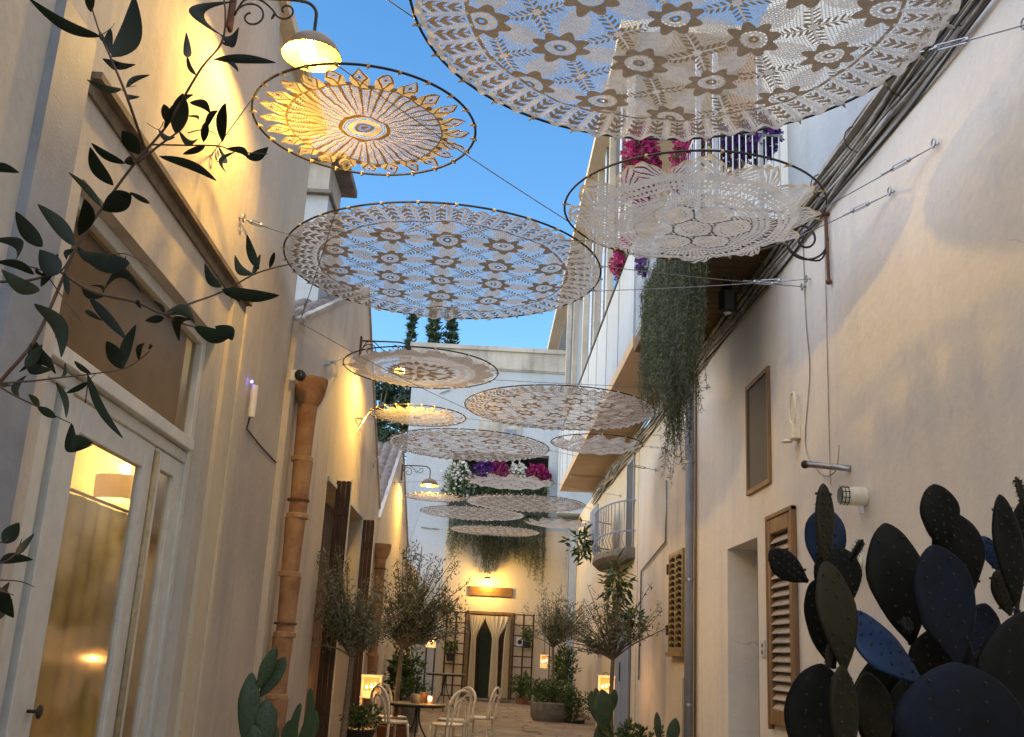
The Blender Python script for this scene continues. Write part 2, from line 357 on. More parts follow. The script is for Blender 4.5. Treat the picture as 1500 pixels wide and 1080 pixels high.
# ================================================================== LEFT NEAR BUILDING
T = XL-.45
nb = thing('plaster_building', (XL, 4, 0), 'tan plastered house at left with white glazed door and ledge over it', 'building')
w = MB(); O0, O1, OH = 4.95, 7.80, 3.86
w.box((T, -4, 0), (XL, O0, 7.3)); w.box((T, O0, OH), (XL, O1, 7.3)); w.box((T, O1, 0), (XL, 8.47, 7.3))
w.box((T, 8.47, 0), (XL-.07, 10.85, 7.3))
w.box((T-.02, -4, 7.3), (T+.02, 10.85, 7.31))
w.build('wall', M['plaster_warm'], nb)
c = MB(); c.box((T-.05, -4.05, 7.3), (XL+.07, 10.9, 7.42)); c.build('coping', M['plaster_cream'], nb)
c = MB(); c.prismX([(4.8, 4.36), (4.8, 4.40), (8.47, 4.40), (8.47, 4.36)], XL, XL+.07); c.prismX([(4.8, 4.28), (4.8, 4.36), (8.47, 4.36), (8.47, 4.28)], XL, XL+.02)
c.build('ledge', mat('shadow_brown_ledge', (.24, .18, .12), .85, .3, 6, bump=.3), nb)  # the ledge's underside shadow is put into its brown colour
c = MB(); c.box((XL, 8.02, 0), (XL+.035, 8.47, 4.27)); c.box((XL+.0351, 8.40, 0), (XL+.055, 8.475, 4.27)); c.build('pilaster', M['plaster_cream'], nb)
c = MB(); c.box((XL, 4.33, 0), (XL+.05, 4.72, 4.52)); c.build('grey_band', M['grey_paint'], nb)  # flat grey-blue strip, slightly proud of the wall
# warm room behind the door
r = MB(); RX0 = -5.4
r.box((RX0-.1, 3.0, 0), (RX0, 9.5, 3.4)); r.box((RX0, 9.4, 0), (T, 9.5, 3.4)); r.box((RX0, 2.95, 0), (T, 3.0, 3.4)); r.box((RX0, 3, 3.4), (T, 9.5, 3.5)); r.box((RX0, 3.0, .004), (T, 9.4, .02))
r.build('interior_room', M['room'], nb)
# frame, transom window and door leaves
FX = XL-.17
f = MB()
f.bevbox((FX, O0, 0), (FX+.09, O0+.10, OH)); f.bevbox((FX+.002, O0+.101, 0), (FX+.06, 5.335, 2.84)); f.bevbox((FX+.002, 5.385, 0), (FX+.085, 5.49, 2.84)); f.bevbox((FX+.002, 5.336, 0), (FX+.03, 5.384, 2.84)); f.bevbox((FX, O1-.10, 0), (FX+.09, O1, OH)); f.bevbox((FX+.001, O0+.1, OH-.08), (FX+.085, O1-.1, OH))
f.bevbox((FX-.01, O0+.1, 2.93), (FX+.13, O1-.1, 3.02)); f.bevbox((FX+.001, O0+.1, 2.84), (FX+.08, O1-.1, 2.925))
f.build('door_frame', M['white_paint'], nb)
tw = MB(); tw.box((FX+.03, O0+.1, 3.02), (FX+.038, O1-.1, OH-.08)); tp = tw.build('transom_window', M['glass2'], nb)
pn = MB(); pn.box((FX-.06, O0+.1, 3.02), (FX-.04, O1-.1, OH)); pn.build('reflection_board', mat('transom_reflection_tan', (.42, .27, .10), .8, .3, 2), nb)  # added board, its tan stands for the warm reflection in the panes
def leaf(y0, y1, rail, glassname='pane', ztop=2.83, lock=False):
    m = MB(); zb = .06
    m.bevbox((FX+.02, y0, zb), (FX+.075, y0+rail, ztop)); m.bevbox((FX+.02, y1-rail, zb), (FX+.075, y1, ztop))
    m.bevbox((FX+.021, y0+rail, ztop-rail), (FX+.074, y1-rail, ztop)); m.bevbox((FX+.021, y0+rail, zb), (FX+.074, y1-rail, zb+.32))
    # inner glazing bead
    for (a, b) in ((y0+rail, y0+rail+.02), (y1-rail-.02, y1-rail)): m.box((FX+.03, a, zb+.32), (FX+.06, b, ztop-rail))
    d = m.build('door', M['white_paint'], nb)
    q = MB(); q.box((FX+.042, y0+rail, zb+.32), (FX+.049, y1-rail, ztop-rail)); q.build('pane', M['glass'], d)
    return d
d1 = leaf(5.50, 6.98, .18); d2 = leaf(7.03, 7.62, .13)
h = MB(); h.tube([(FX+.07, 5.60, 1.18), (FX+.13, 5.60, 1.18)], .009); h.lathe([(.001, 0), (.03, 0), (.038, .006), (.03, .014), (.001, .016)], (FX+.13, 5.60, 1.18), 16, 'x'); h.build('handle', M['iron'], d1, smooth=True)
st = MB(); st.bevbox((FX+.02, 7.645, .05), (FX+.07, 7.699, 2.83)); st.build('side_post', M['white_paint'], nb)
st = MB(); st.tube([(FX+.085, 7.005, .1), (FX+.085, 7.005, 2.8)], .022, 10); st.build('closing_strip', M['brass'], nb, smooth=True)
gp = MB(); gp.box((FX+.031, 5.336, .05), (FX+.034, 5.384, 2.83)); gp.box((FX+.03, 7.622, .05), (FX+.05, 7.643, 2.83)); build_each(gp, 'gap_shadow', M['black'], nb)  # black strips painting the shadow in the door gaps
cr_ = MB(); cr_.tube([(FX-.28, 5.0, 2.45), (FX-.28, 9.4, 2.45)], .012, 6); cr_.build('curtain_rod', M['brass'], nb)
cu = MB(); vs = []
for i in range(201):
    y = 5.1+4.2*i/200; x = FX-.28+.010*math.sin(i*.5)+.008*math.sin(i*.17)
    vs += [(x, y, .1), (x, y, 2.43)]
cu.add(vs, [(2*i, 2*i+2, 2*i+3, 2*i+1) for i in range(200)]); cu.build('door_curtain', M['curtain_room'], nb, smooth=True)
# room pendant behind glass
pl = thing('pendant_lamp', (-3.1, 8.75, 2.6), 'drum lampshade glowing inside behind the glass door', 'lamp')
m = MB(); m.lathe([(.22, -.46), (.23, -.26)], (-3.1, 8.75, 3.12), 32); m.lathe([(.225, -.26), (.215, -.46)], (-3.1, 8.75, 3.12), 32); m.build('lamp_shade', M['lampshade'], pl, smooth=True)
m = MB(); m.tube([(-3.1, 8.75, 2.97), (-3.1, 8.75, 3.4)], .006); m.build('cord', M['iron'], pl)
m = MB(); m.ball((-3.1, 8.75, 2.93), .05); m.build('bulb', M['bulb'], pl, smooth=True)
def point(name, loc, e, col, rad, parent=None):
    l = bpy.data.lights.new(name, 'POINT'); l.energy = e; l.color = col; l.shadow_soft_size = rad
    o = bpy.data.objects.new(name, l); COL.objects.link(o)
    if parent is not None: o.parent = parent; o.location = Vector(loc)-ORG[parent.name]
    else: o.location = loc
    return o
WARM = (1, .57, .09)
point('pendant_light', (-3.1, 8.75, 3.0), 46, (1, .80, .42), .05, pl)
# ================================================================== white roof block behind
rb = thing('roof_block', (-2.5, 13, 0), 'small weathered white block with a cap rising behind the left roofs', 'chimney')
m = MB(); m.box((-3.6, 12.9, 4), (-2.40, 14.2, 7.45)); m.build('block', M['plaster_white'], rb)
m = MB(); m.box((-3.5, 12.95, 7.5), (-2.42, 14.0, 7.98)); m.build('upper_block', M['plaster_old'], rb)
m = MB(); m.box((-3.7, 12.8, 7.45), (-2.36, 14.3, 7.5)); m.box((-3.6, 12.85, 7.98), (-2.2, 14.1, 8.08)); m.build('cap', M['tile'], rb)
# ================================================================== LEFT GABLE HOUSES
def gable(name, y0, zl, yp, zp, y1, zr, label, opening=None, mt='plaster_warm', depth=6):
    b = thing(name, (XL, (y0+y1)/2, 0), label, 'building')
    m = MB(); x1 = XL; x0 = XL-.4
    def top(y): return zl+(zp-zl)*(y-y0)/(yp-y0) if y < yp else zp+(zr-zp)*(y-yp)/(y1-yp)
    if opening:
        a, bb, hh = opening
        m.prismX([(y0, 0), (a, 0), (a, top(a)), (y0, zl)], x0, x1)
        if a < yp < bb: m.prismX([(a, hh), (bb, hh), (bb, top(bb)), (yp, zp), (a, top(a))], x0, x1); m.prismX([(bb, 0), (y1, 0), (y1, zr), (bb, top(bb))], x0, x1)
        else: m.prismX([(a, hh), (bb, hh), (bb, top(bb)), (a, top(a))], x0, x1); m.prismX([(bb, 0), (y1, 0), (y1, zr), (yp, zp), (bb, top(bb))], x0, x1)
        m.box((x0-.02, a-.3, 0), (x0-.005, bb+.3, hh+.3))
    else: m.prismX([(y0, 0), (y1, 0), (y1, zr), (yp, zp), (y0, zl)], x0, x1)
    m.build('wall', M[mt], b)
    # tiled roof with pan and cover ribs running down each slope
    rf = MB()
    for (ya, za, yb, zb) in ((y0, zl, yp, zp), (yp, zp, y1, zr)):
        nx = int(depth/.22); L_ = math.hypot(yb-ya, zb-za)
        ny_, nz_ = -(zb-za)/L_, (yb-ya)/L_
        if nz_ < 0: ny_, nz_ = -ny_, -nz_
        vs = []; fs = []; K = nx*6; R_ = int(L_/.35)
        for i in range(K+1):
            x = XL-.03-depth*i/K; hgt = .045*abs(math.sin(PI*i/6))**.7+.03
            for j in range(R_+1):
                t = j/R_; e = hgt
                vs.append((x, ya+(yb-ya)*t+ny_*e, za+(zb-za)*t+nz_*e+.012*((j % 2))))
        for i in range(K):
            for j in range(R_): fs.append((i*(R_+1)+j, (i+1)*(R_+1)+j, (i+1)*(R_+1)+j+1, i*(R_+1)+j+1))
        rf.add(vs, fs)
    rf.build('roof', M['tile'], b)
    vg = MB()
    for (ya, za, yb, zb) in ((y0, zl, yp, zp), (yp, zp, y1, zr)):
        vg.prismX([(ya, za+.001), (yb, zb+.001), (yb, zb+.05), (ya, za+.05)], XL-.10, XL+.035)
    vg.build('verge', M['plaster_old'], b)
    return b
b2 = gable('gabled_house', 10.85, 4.99, 16.18, 7.30, 20.95, 4.26, 'cream gabled house with tall brown wooden gate standing open', (13.95, 18.1, 3.72))
b3 = gable('gabled_house', 21.05, 4.05, 25.25, 6.40, 29.5, 4.28, 'far yellow lit gabled house carrying the lamp beside the flower terrace', None)
# gate: recess and two open leaves of tall boards
m = MB()
for k in range(13): m.bevbox((XL-.38, 13.97+k*.316, 0), (XL-.33, 13.97+k*.316+.31, 3.7), .008)
m.build('boarded_gate', M['wood_dark'], b2)
m = MB(); m.box((XL, 18.1, 0), (XL+.03, 18.2, 3.78)); m.box((XL+.001, 13.95, 3.72), (XL+.029, 18.1, 3.78)); m.build('gate_surround', M['plaster_white'], b2)
def gleaf(y, x1, h, lab):
    t = thing('gate_leaf', (XL, y, 0), lab, 'gate', 'open leaves of the brown gate')
    a = MB(); n = 3
    for k in range(n):
        xa = XL+.01+(x1-XL-.01)*k/n; a.bevbox((xa, y, .05), (xa+(x1-XL-.01)/n-.006, y+.05, h), .008)
    a.build('boards', M['wood_dark'], t)
    a = MB(); a.box((XL+.011, y-.02, .5), (x1-.01, y-.001, .62)); a.box((XL+.011, y-.02, h-.5), (x1-.01, y-.001, h-.38)); build_each(a, 'brace', M['wood_dark'], t)
    a = MB(); a.box((x1, y-.004, .05), (x1+.014, y+.054, h+.02)); a.build('edge_strip', M['chair'], t)
gleaf(14.75, XL+.22, 3.85, 'near open gate leaf with pale edge strip behind the left olive tree')
gleaf(18.3, XL+.22, 3.72, 'far shorter open gate leaf before the second clay drainpipe')
# low yard wall between the gables and the end house
m = MB(); m.box((XL-.4, 29.5, 0), (XL, 35, 4.0)); props(m.build('yard_wall', M['plaster_warm']), 'low plaster wall joining the far gable to the end house', 'wall')
# ================================================================== END HOUSE
eh = thing('end_house', (0, 35, 0), 'tall pale house closing the alley with curtained doorway and flower terrace', 'building')
YE = 35.0; m = MB()
DX0, DX1, DH = -.36, .99, 2.78
TX0, TX1, TZ0, TZ1 = -1.3, 2.05, 6.05, 8.2
def wy(a, b): m.box((a[0], YE, a[1]), (b[0], YE+.5, b[1]))
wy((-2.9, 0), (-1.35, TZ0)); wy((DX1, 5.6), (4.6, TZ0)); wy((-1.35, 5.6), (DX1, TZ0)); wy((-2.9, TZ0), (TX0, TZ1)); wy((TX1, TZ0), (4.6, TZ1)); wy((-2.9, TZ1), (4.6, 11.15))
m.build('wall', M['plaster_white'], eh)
m = MB(); wy((-1.35, 0), (DX0, 5.6)); wy((DX1, 0), (4.6, 5.6)); wy((DX0, DH), (DX1, 5.6)); m.build('lower_wall', M['plaster_cream'], eh)  # cream here puts the doorway lamp's yellow glow into the wall colour
m = MB(); m.box((-3.0, YE-.06, 11.15), (4.7, YE+.5, 11.85)); m.build('parapet', M['plaster_old'], eh)
m = MB(); m.box((-3.05, YE-.14, 11.85), (4.75, YE+.5, 12.0)); m.box((-3.02, YE-.1, 11.2), (4.7, YE-.061, 11.27)); m.build('parapet_cap', M['plaster_old'], eh)
m = MB(); m.box((TX0-.1, YE+.5, TZ0-.2), (TX1+.1, YE+2.2, TZ0)); m.box((TX0-.1, YE+2.2, TZ0), (TX1+.1, YE+2.3, TZ1+.2)); m.box((TX0-.1, YE+.5, TZ1), (TX1+.1, YE+2.2, TZ1+.1)); m.build('terrace_recess', M['dark_in'], eh)
m = MB(); m.box((-.45, YE-.03, 8.75), (1.05, YE+.05, 9.32)); m.build('roof_window_frame', M['plaster_old'], eh)
m = MB(); m.box((.45, YE-.05, 8.78), (.86, YE-.031, 9.05)); m.build('roof_window', M['blue_paint'], eh)
m = MB(); m.box((DX0-.3, YE+1.8, 0), (DX1+.3, YE+1.85, 3)); m.box((DX0-.3, YE+.5, 0), (DX0-.25, YE+1.8, 3)); m.box((DX1+.25, YE+.5, 0), (DX1+.3, YE+1.8, 3)); m.build('hallway', M['wood_sign'], eh)
m = MB(); m.bevbox((DX0+.35, YE+1.6, 0), (DX1-.35, YE+1.66, 2.2)); m.build('inner_door', mat('dark_green_door', (.05, .075, .035), .5, .3, 5), eh)
m = MB(); m.box((DX0-.12, YE-.05, DH-.03), (DX1+.1, YE+.2, DH+.06)); m.box((DX0-.1, YE-.04, 0), (DX0-.001, YE+.1, DH-.03)); m.box((DX1+.001, YE-.04, 0), (DX1+.08, YE+.1, DH-.03)); m.build('door_frame', M['wood_mid'], eh)
m = MB(); m.bevbox((DX0-.1, YE-.45, 0), (DX1+.1, YE+.3, .08), .01); m.build('doorstep', M['cement'], eh)
m = MB(); m.box((2.76, YE-.25, 0), (2.83, YE-.001, 5.6)); m.build('corner_strip', M['plaster_old'], eh)
m = MB(); m.box((2.84, YE-.30, 0), (3.09, YE-.001, 5.9)); m.build('corner_pilaster', M['plaster_white'], eh)
m = MB(); m.tube([(-2.2, YE-.03, 5.5), (-1.6, YE-.03, 5.47)], .02, 6); m.tube([(-1.9, YE-.03, 10.2), (-1.55, YE-.03, 10.35)], .02, 6); build_each(m, 'wall_pipe', M['cable'], eh)
# curtains: three gathered panels
def curtain(x0, x1, xk, xk0, lab, zt=DH-.08):
    vs = []; n = 40; rows = 26
    for j in range(rows+1):
        t = j/rows; z = zt-(zt-.12)*t
        kk = min(1, t/.30); kk = kk*kk*(3-2*kk)
        a = x0+(xk0-x0)*kk; b = x1+(xk-x1)*kk
        if t > .3: e = (t-.3)*.12; a -= e*.4; b += e*.4
        for i in range(n+1):
            s = i/n; vs.append((a+(b-a)*s, YE-.10+.03*math.sin(s*34)+.015*math.sin(s*61), z))
    fs = [(j*(n+1)+i, j*(n+1)+i+1, (j+1)*(n+1)+i+1, (j+1)*(n+1)+i) for j in range(rows) for i in range(n)]
    q = MB(); q.add(vs, fs); props(q.build('door_curtain', M['cloth'], smooth=True), lab, 'curtain', 'cream curtains in the end doorway')
curtain(DX0+.0, DX0+.50, DX0+.24, DX0+.06, 'left tied cream curtain panel in the end doorway')
curtain(DX0+.50, DX1-.02, DX0+.98, DX0+.76, 'wide cream curtain panel tied right of the end doorway centre')
curtain(DX1-.10, DX1-.01, DX1-.02, DX1-.20, 'narrow cream curtain strip at the right jamb of the end doorway')
sg = MB(); sg.bevbox((-.47, YE-.06, 3.34), (1.0, YE-.02, 3.64), .01)
sgo = sg.build('wooden_sign', M['wood_sign'], loc=(.26, YE-.04, 3.34)); props(sgo, 'long brown wooden sign board under the lamp over the end doorway', 'sign')
q = MB()
for k in range(7): q.bevbox((-.34+k*.165+.02*(k % 2), YE-.068, 3.465+.012*(k % 3)), (-.34+k*.165+.12, YE-.0601, 3.505+.01*(k % 2)), .003)
q.build('carved_relief', M['shade_in'], sgo)
# trellises
def trellis(x0, x1, z0, z1, lab, tilt=0):
    t = thing('trellis', ((x0+x1)/2, YE-.15, z0), lab, 'trellis', 'dark trellises beside the end doorway')
    a = MB()
    for x in (x0, (x0+x1)/2, x1): a.bevbox((x-.028, YE-.17, z0), (x+.028, YE-.13, z1), .004)
    build_each(a, 'upright', M['wood_dark'], t); a = MB(); n = int((z1-z0)/.33)
    for k in range(n+1): zz = z0+.02+(z1-z0-.06)*k/n; a.bevbox((x0-.04, YE-.195, zz-.02), (x1+.04, YE-.171, zz+.02), .004)
    build_each(a, 'crossbar', M['wood_dark'], t)
trellis(-1.12, -.50, .1, 2.8, 'dark wooden trellis left of the end doorway')
trellis(1.10, 1.74, .1, 2.82, 'dark wooden trellis right of the end doorway')
tb = MB(); tb.bevbox((1.20, YE-.24, 1.78), (1.42, YE-.2, 2.05), .006); o = tb.build('small_plaque', M['plastic_white'], loc=(1.3, YE-.22, 1.78)); props(o, 'small white plaque with dark centre hanging on the right trellis', 'sign')
q = MB(); q.lathe([(.001, 0), (.07, 0), (.07, .01), (.001, .01)], (1.31, YE-.25, 1.91), 16, 'y'); q.build('dark_centre', M['black'], o)
# ================================================================== RIGHT BUILDING
rbd = thing('long_building', (XR, 15, 0), 'long pinkish plastered building at right with balcony storey above', 'building')
m = MB(); RW = XR+.4
def wx(y0, y1, z0, z1): m.box((XR, y0, z0), (RW, y1, z1))
ops = [(10.24, 11.13, 1.0, 3.12), (11.70, 13.17, 0, 3.0)]
wx(-4, 10.24, 0, 6.12); wx(10.24, 11.13, 0, 1.0); wx(10.24, 11.13, 3.12, 6.12); wx(11.13, 11.70, 0, 6.12); wx(11.70, 13.17, 3.0, 6.12); wx(13.17, 15.45, 0, 6.12)
m.build('wall', M['plaster_right'], rbd)
m = MB(); m.box((XR+.01, 15.45, 0), (RW, 21.0, 6.12)); m.build('middle_wall', plaster('grey_cream_plaster', (.66, .60, .50), (.46, .43, .39), .6), rbd)
m = MB(); m.box((XR, 21.0, 0), (RW, 35, 6.12)); m.build('far_wall', M['plaster_cream'], rbd)
m = MB(); m.box((XR+.38, 11.5, 0), (XR+.39, 13.4, 3.2)); m.build('doorway_back', M['grey_paint'], rbd)
m = MB(); m.box((XR+.30, 10.2, .9), (XR+.39, 11.2, 3.2)); m.build('shutter_back', M['dark_in'], rbd)
# near upper wall, flush, above the cable run
m = MB(); m.box((XR+.05, -4, 6.12), (RW, 10.38, 12.5)); m.build('upper_wall', M['plaster_pale'], rbd)
m = MB(); m.box((4.3, 10.38, 6.12), (4.6, 26.5, 12.44)); m.box((RW, 10.30, 6.12), (4.6, 10.38, 12.5)); m.build('set_back_wall', M['plaster_pale'], rbd)
m = MB(); m.box((2.61, 16.0, 12.45), (4.7, 26.5, 12.64)); m.build('terrace_roof', M['plaster_cream'], rbd)
m = MB(); m.box((4.22, 15.6, 10.3), (4.30, 17.6, 12.2)); m.build('terrace_shutter', M['wood_mid'], rbd)
# balcony slab near (dark underside) and long soffit beyond
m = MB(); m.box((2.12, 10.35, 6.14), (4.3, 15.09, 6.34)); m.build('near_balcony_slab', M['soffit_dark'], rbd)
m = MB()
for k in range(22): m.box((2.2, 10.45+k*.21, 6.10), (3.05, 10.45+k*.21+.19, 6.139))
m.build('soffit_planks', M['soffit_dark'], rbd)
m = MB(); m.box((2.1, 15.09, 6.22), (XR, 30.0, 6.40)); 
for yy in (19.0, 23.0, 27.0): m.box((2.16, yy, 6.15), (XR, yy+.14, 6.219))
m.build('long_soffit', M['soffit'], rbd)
m = MB(); m.box((2.1, 15.09, 6.40), (2.28, 30.0, 8.02)); m.box((2.281, 15.09, 6.40), (3.3, 15.25, 8.02))
for yy in np.arange(16.9, 30, 1.75): m.box((2.085, yy, 6.42), (2.0999, yy+.03, 8.0))
m.build('balcony_parapet', M['plaster_pale'], rbd)
m = MB(); m.tube([(2.12, 15.1, 8.10), (2.12, 30, 8.10)], .035, 8); m.build('handrail', M['iron'], rbd)
m = MB()
for yy in (16.6, 19.3, 21.6, 24.4, 27.4, 29.9): m.bevbox((2.13, yy, 8.0), (2.27, yy+.14, 12.45), .008)
build_each(m, 'terrace_post', M['plaster_old'], rbd)
m = MB()
for yy in (17.9, 20.5, 23.0): m.tube([(2.2, yy, 8.05), (2.2, yy, 12.45)], .035, 8)
build_each(m, 'slim_post', M['steel'], rbd)
m = MB(); m.box((1.90, 16.0, 12.45), (2.26, 45.0, 12.62)); m.build('roof_edge', M['plaster_cream'], rbd)
m = MB(); m.box((2.261, 16.0, 12.40), (2.60, 45.0, 12.66)); m.build('roof_beam', M['plaster_white'], rbd)
m = MB(); m.box((2.2, 30.0, 6.4), (4.5, 30.2, 12.4)); m.box((2.35, 34.0, 6.12), (4.5, 34.9, 9.0)); build_each(m, 'far_upper_wall', M['plaster_white'], rbd)
# balcony end railing with bars
m = MB(); 
for z in (7.38, 6.45): m.tube([(2.14, 10.4, z), (3.1, 10.4, z)], .018, 6)
for k in range(13): m.tube([(2.16+k*.075, 10.4, 6.35), (2.16+k*.075, 10.4, 7.38)], .011, 6)
m.tube([(2.14, 10.4, 7.38), (2.14, 15.0, 7.38)], .02, 6); m.tube([(2.14, 10.4, 6.45), (2.14, 15.0, 6.45)], .015, 6)
for k in range(40): m.tube([(2.14, 10.5+k*.115, 6.35), (2.14, 10.5+k*.115, 7.38)], .010, 5)
for (x, y) in ((2.34, 10.42), (2.14, 10.4), (2.85, 10.42)): m.bevbox((x-.03, y-.03, 6.34), (x+.03, y+.03, 8.4), .004)
m.build('balcony_railing', M['steel'], rbd)
# window with screen
wn = MB()
for a, b in (((XR-.035, 11.06, 3.52), (XR+.02, 11.12, 4.86)), ((XR-.035, 12.00, 3.52), (XR+.02, 12.06, 4.86)), ((XR-.034, 11.12, 3.52), (XR+.02, 12.00, 3.58)), ((XR-.034, 11.12, 4.80), (XR+.02, 12.00, 4.86))): wn.bevbox(a, b, .005)
wo = wn.build('window', M['wood_mid'], rbd)
q = MB(); q.box((XR-.012, 11.12, 3.58), (XR-.004, 12.00, 4.80)); q.build('screen', M['screen'], wo)
# louvred shutter
m = MB(); sy0, sy1, sz0, sz1 = 10.25, 11.12, 1.01, 3.11
for a, b in (((XR-.05, sy0, sz0), (XR+.02, sy0+.10, sz1)), ((XR-.05, sy1-.10, sz0), (XR+.02, sy1, sz1)), ((XR-.049, sy0+.1, sz0), (XR+.019, sy1-.1, sz0+.16)), ((XR-.049, sy0+.1, sz1-.16), (XR+.019, sy1-.1, sz1))): m.bevbox(a, b, .008)
m.bevbox((XR-.06, sy0-.05, sz0-.05), (XR-.0, sy0-.001, sz1+.05), .008); m.bevbox((XR-.06, sy1+.001, sz0-.05), (XR-.0, sy1+.05, sz1+.05), .008); m.bevbox((XR-.061, sy0-.05, sz1+.001), (XR, sy1+.05, sz1+.05), .008)
sh = m.build('louvred_shutter', M['wood_mid'], rbd)
m = MB(); n = 19
for k in range(n):
    z = sz0+.2+(sz1-sz0-.42)*k/(n-1)
    m.add([(XR-.045, sy0+.1, z-.035), (XR-.045, sy1-.1, z-.035), (XR+.012, sy1-.1, z+.03), (XR+.012, sy0+.1, z+.03), (XR-.045, sy0+.1, z-.045), (XR-.045, sy1-.1, z-.045), (XR+.012, sy1-.1, z+.02), (XR+.012, sy0+.1, z+.02)], [(0, 1, 2, 3), (4, 7, 6, 5), (0, 4, 5, 1), (1, 5, 6, 2), (2, 6, 7, 3), (3, 7, 4, 0)])
m.build('slats', mat('weathered_slat_paint', (.42, .36, .30), .6, .25, 12), sh)
# golden lattice shutter
m = MB(); gy0, gy1, gz0, gz1 = 15.82, 17.02, 1.72, 3.27
for a, b in (((XR-.07, gy0, gz0), (XR+.0, gy0+.07, gz1)), ((XR-.07, gy1-.07, gz0), (XR+.0, gy1, gz1)), ((XR-.07, (gy0+gy1)/2-.04, gz0+.07), (XR+.0, (gy0+gy1)/2+.04, gz1-.07)), ((XR-.069, gy0+.07, gz0), (XR, gy1-.07, gz0+.07)), ((XR-.069, gy0+.07, gz1-.07), (XR, gy1-.07, gz1)), ((XR-.10, gy0-.05, gz0-.07), (XR, gy1+.05, gz0-.001))): m.bevbox(a, b, .006)
gs = m.build('gilded_shutter', M['gold_lattice'], rbd)
m = MB()
for c0, c1 in ((gy0+.07, (gy0+gy1)/2-.04), ((gy0+gy1)/2+.04, gy1-.07)):
    for k in range(15):
        z = gz0+.12+k*.095; yc = (c0+c1)/2; hw = (c1-c0)/2
        m.tube([(XR-.05, c0, z), (XR-.075, yc-hw*.3, z+.035), (XR-.075, yc+hw*.3, z-.0), (XR-.05, c1, z+.04)], .016, 5)
m.build('carved_slats', M['gold_lattice'], gs)
m = MB(); m.box((XR-.02, gy0+.07, gz0+.07), (XR-.005, (gy0+gy1)/2-.04, gz1-.07)); m.box((XR-.02, (gy0+gy1)/2+.04, gz0+.07), (XR-.005, gy1-.07, gz1-.07)); build_each(m, 'dark_backing', M['dark_in'], gs)
m = MB()
for z in (1.98, 2.95): m.bevbox((XR-.09, gy1+.0, z), (XR-.01, gy1+.10, z+.16), .005)
build_each(m, 'hinge', M['iron'], gs)
# blue double door, small curved balcony with rails and blue panel
m = MB()
for k in range(4): m.bevbox((XR-.06, 21.62+k*.52, .02), (XR-.005, 21.62+k*.52+.50, 2.55), .012)
bd = m.build('blue_door', M['blue_paint'], rbd)
m = MB(); m.tube([(XR-.10, 22.6, 1.1), (XR-.10, 22.6, 1.5)], .015, 6); m.build('handle', M['iron'], bd)
vs = []; n = 24; m = MB()
def bal(t): # outline
    y = 21.3+(25.6-21.3)*t; return (XR-.62*math.sin(PI*min(1, max(0, t)))**.45, y)
for (z, sc) in ((3.58, .82), (3.66, 1), (3.76, 1), (3.80, .96)):
    for i in range(n+1):
        x, y = bal(i/n); vs.append((XR-(XR-x)*sc, y, z))
    vs.append((XR, 23.4, z))
K = n+2; fs = [(k*K+i, k*K+i+1, (k+1)*K+i+1, (k+1)*K+i) for k in range(3) for i in range(n)]
fs += [(i+1, i, n+1) for i in range(n)]+[(3*K+i, 3*K+i+1, 3*K+n+1) for i in range(n)]
m.add(vs, fs); bs = m.build('round_balcony', M['cement'], rbd)
m = MB()
for z in (4.15, 4.78): m.tube([(bal(i/n)[0]+.03, bal(i/n)[1], z) for i in range(n+1)], .018, 6)
for i in range(1, n): x, y = bal(i/n); m.tube([(x+.05, y, 3.8), (x-.02, y, 4.0), (x+.03, y, 4.15), (x+.03, y, 4.78)], .010, 5)
m.build('railing', M['blue_paint'], bs)
m = MB(); m.bevbox((XR-.56, 23.6, 4.2), (XR-.53, 25.2, 5.0), .004); m.build('windbreak', M['blue_paint'], bs)
m = MB(); m.box((XR-.02, 21.6, 3.82), (XR-.002, 22.5, 5.7)); m.build('balcony_door', M['screen'], rbd)
m = MB(); m.box((XR-.035, 21.5, 3.82), (XR-.003, 21.6, 5.8)); m.box((XR-.035, 22.5, 3.82), (XR-.003, 22.6, 5.8)); m.box((XR-.034, 21.6, 5.7), (XR-.003, 22.5, 5.8)); m.build('balcony_door_frame', M['grey_paint'], rbd)
m = MB(); m.box((XR-.03, 13.7, .5), (XR-.001, 14.7, .52)); m.box((XR-.004, 13.75, 0), (XR-.0005, 14.6, 1.5)); m.build('meter_hatch', M['plaster_right'], rbd)
m = MB(); m.box((XR-.02, 15.75, .35), (XR+.009, 16.05, 1.35)); m.build('narrow_hatch', M['grey_paint'], rbd)
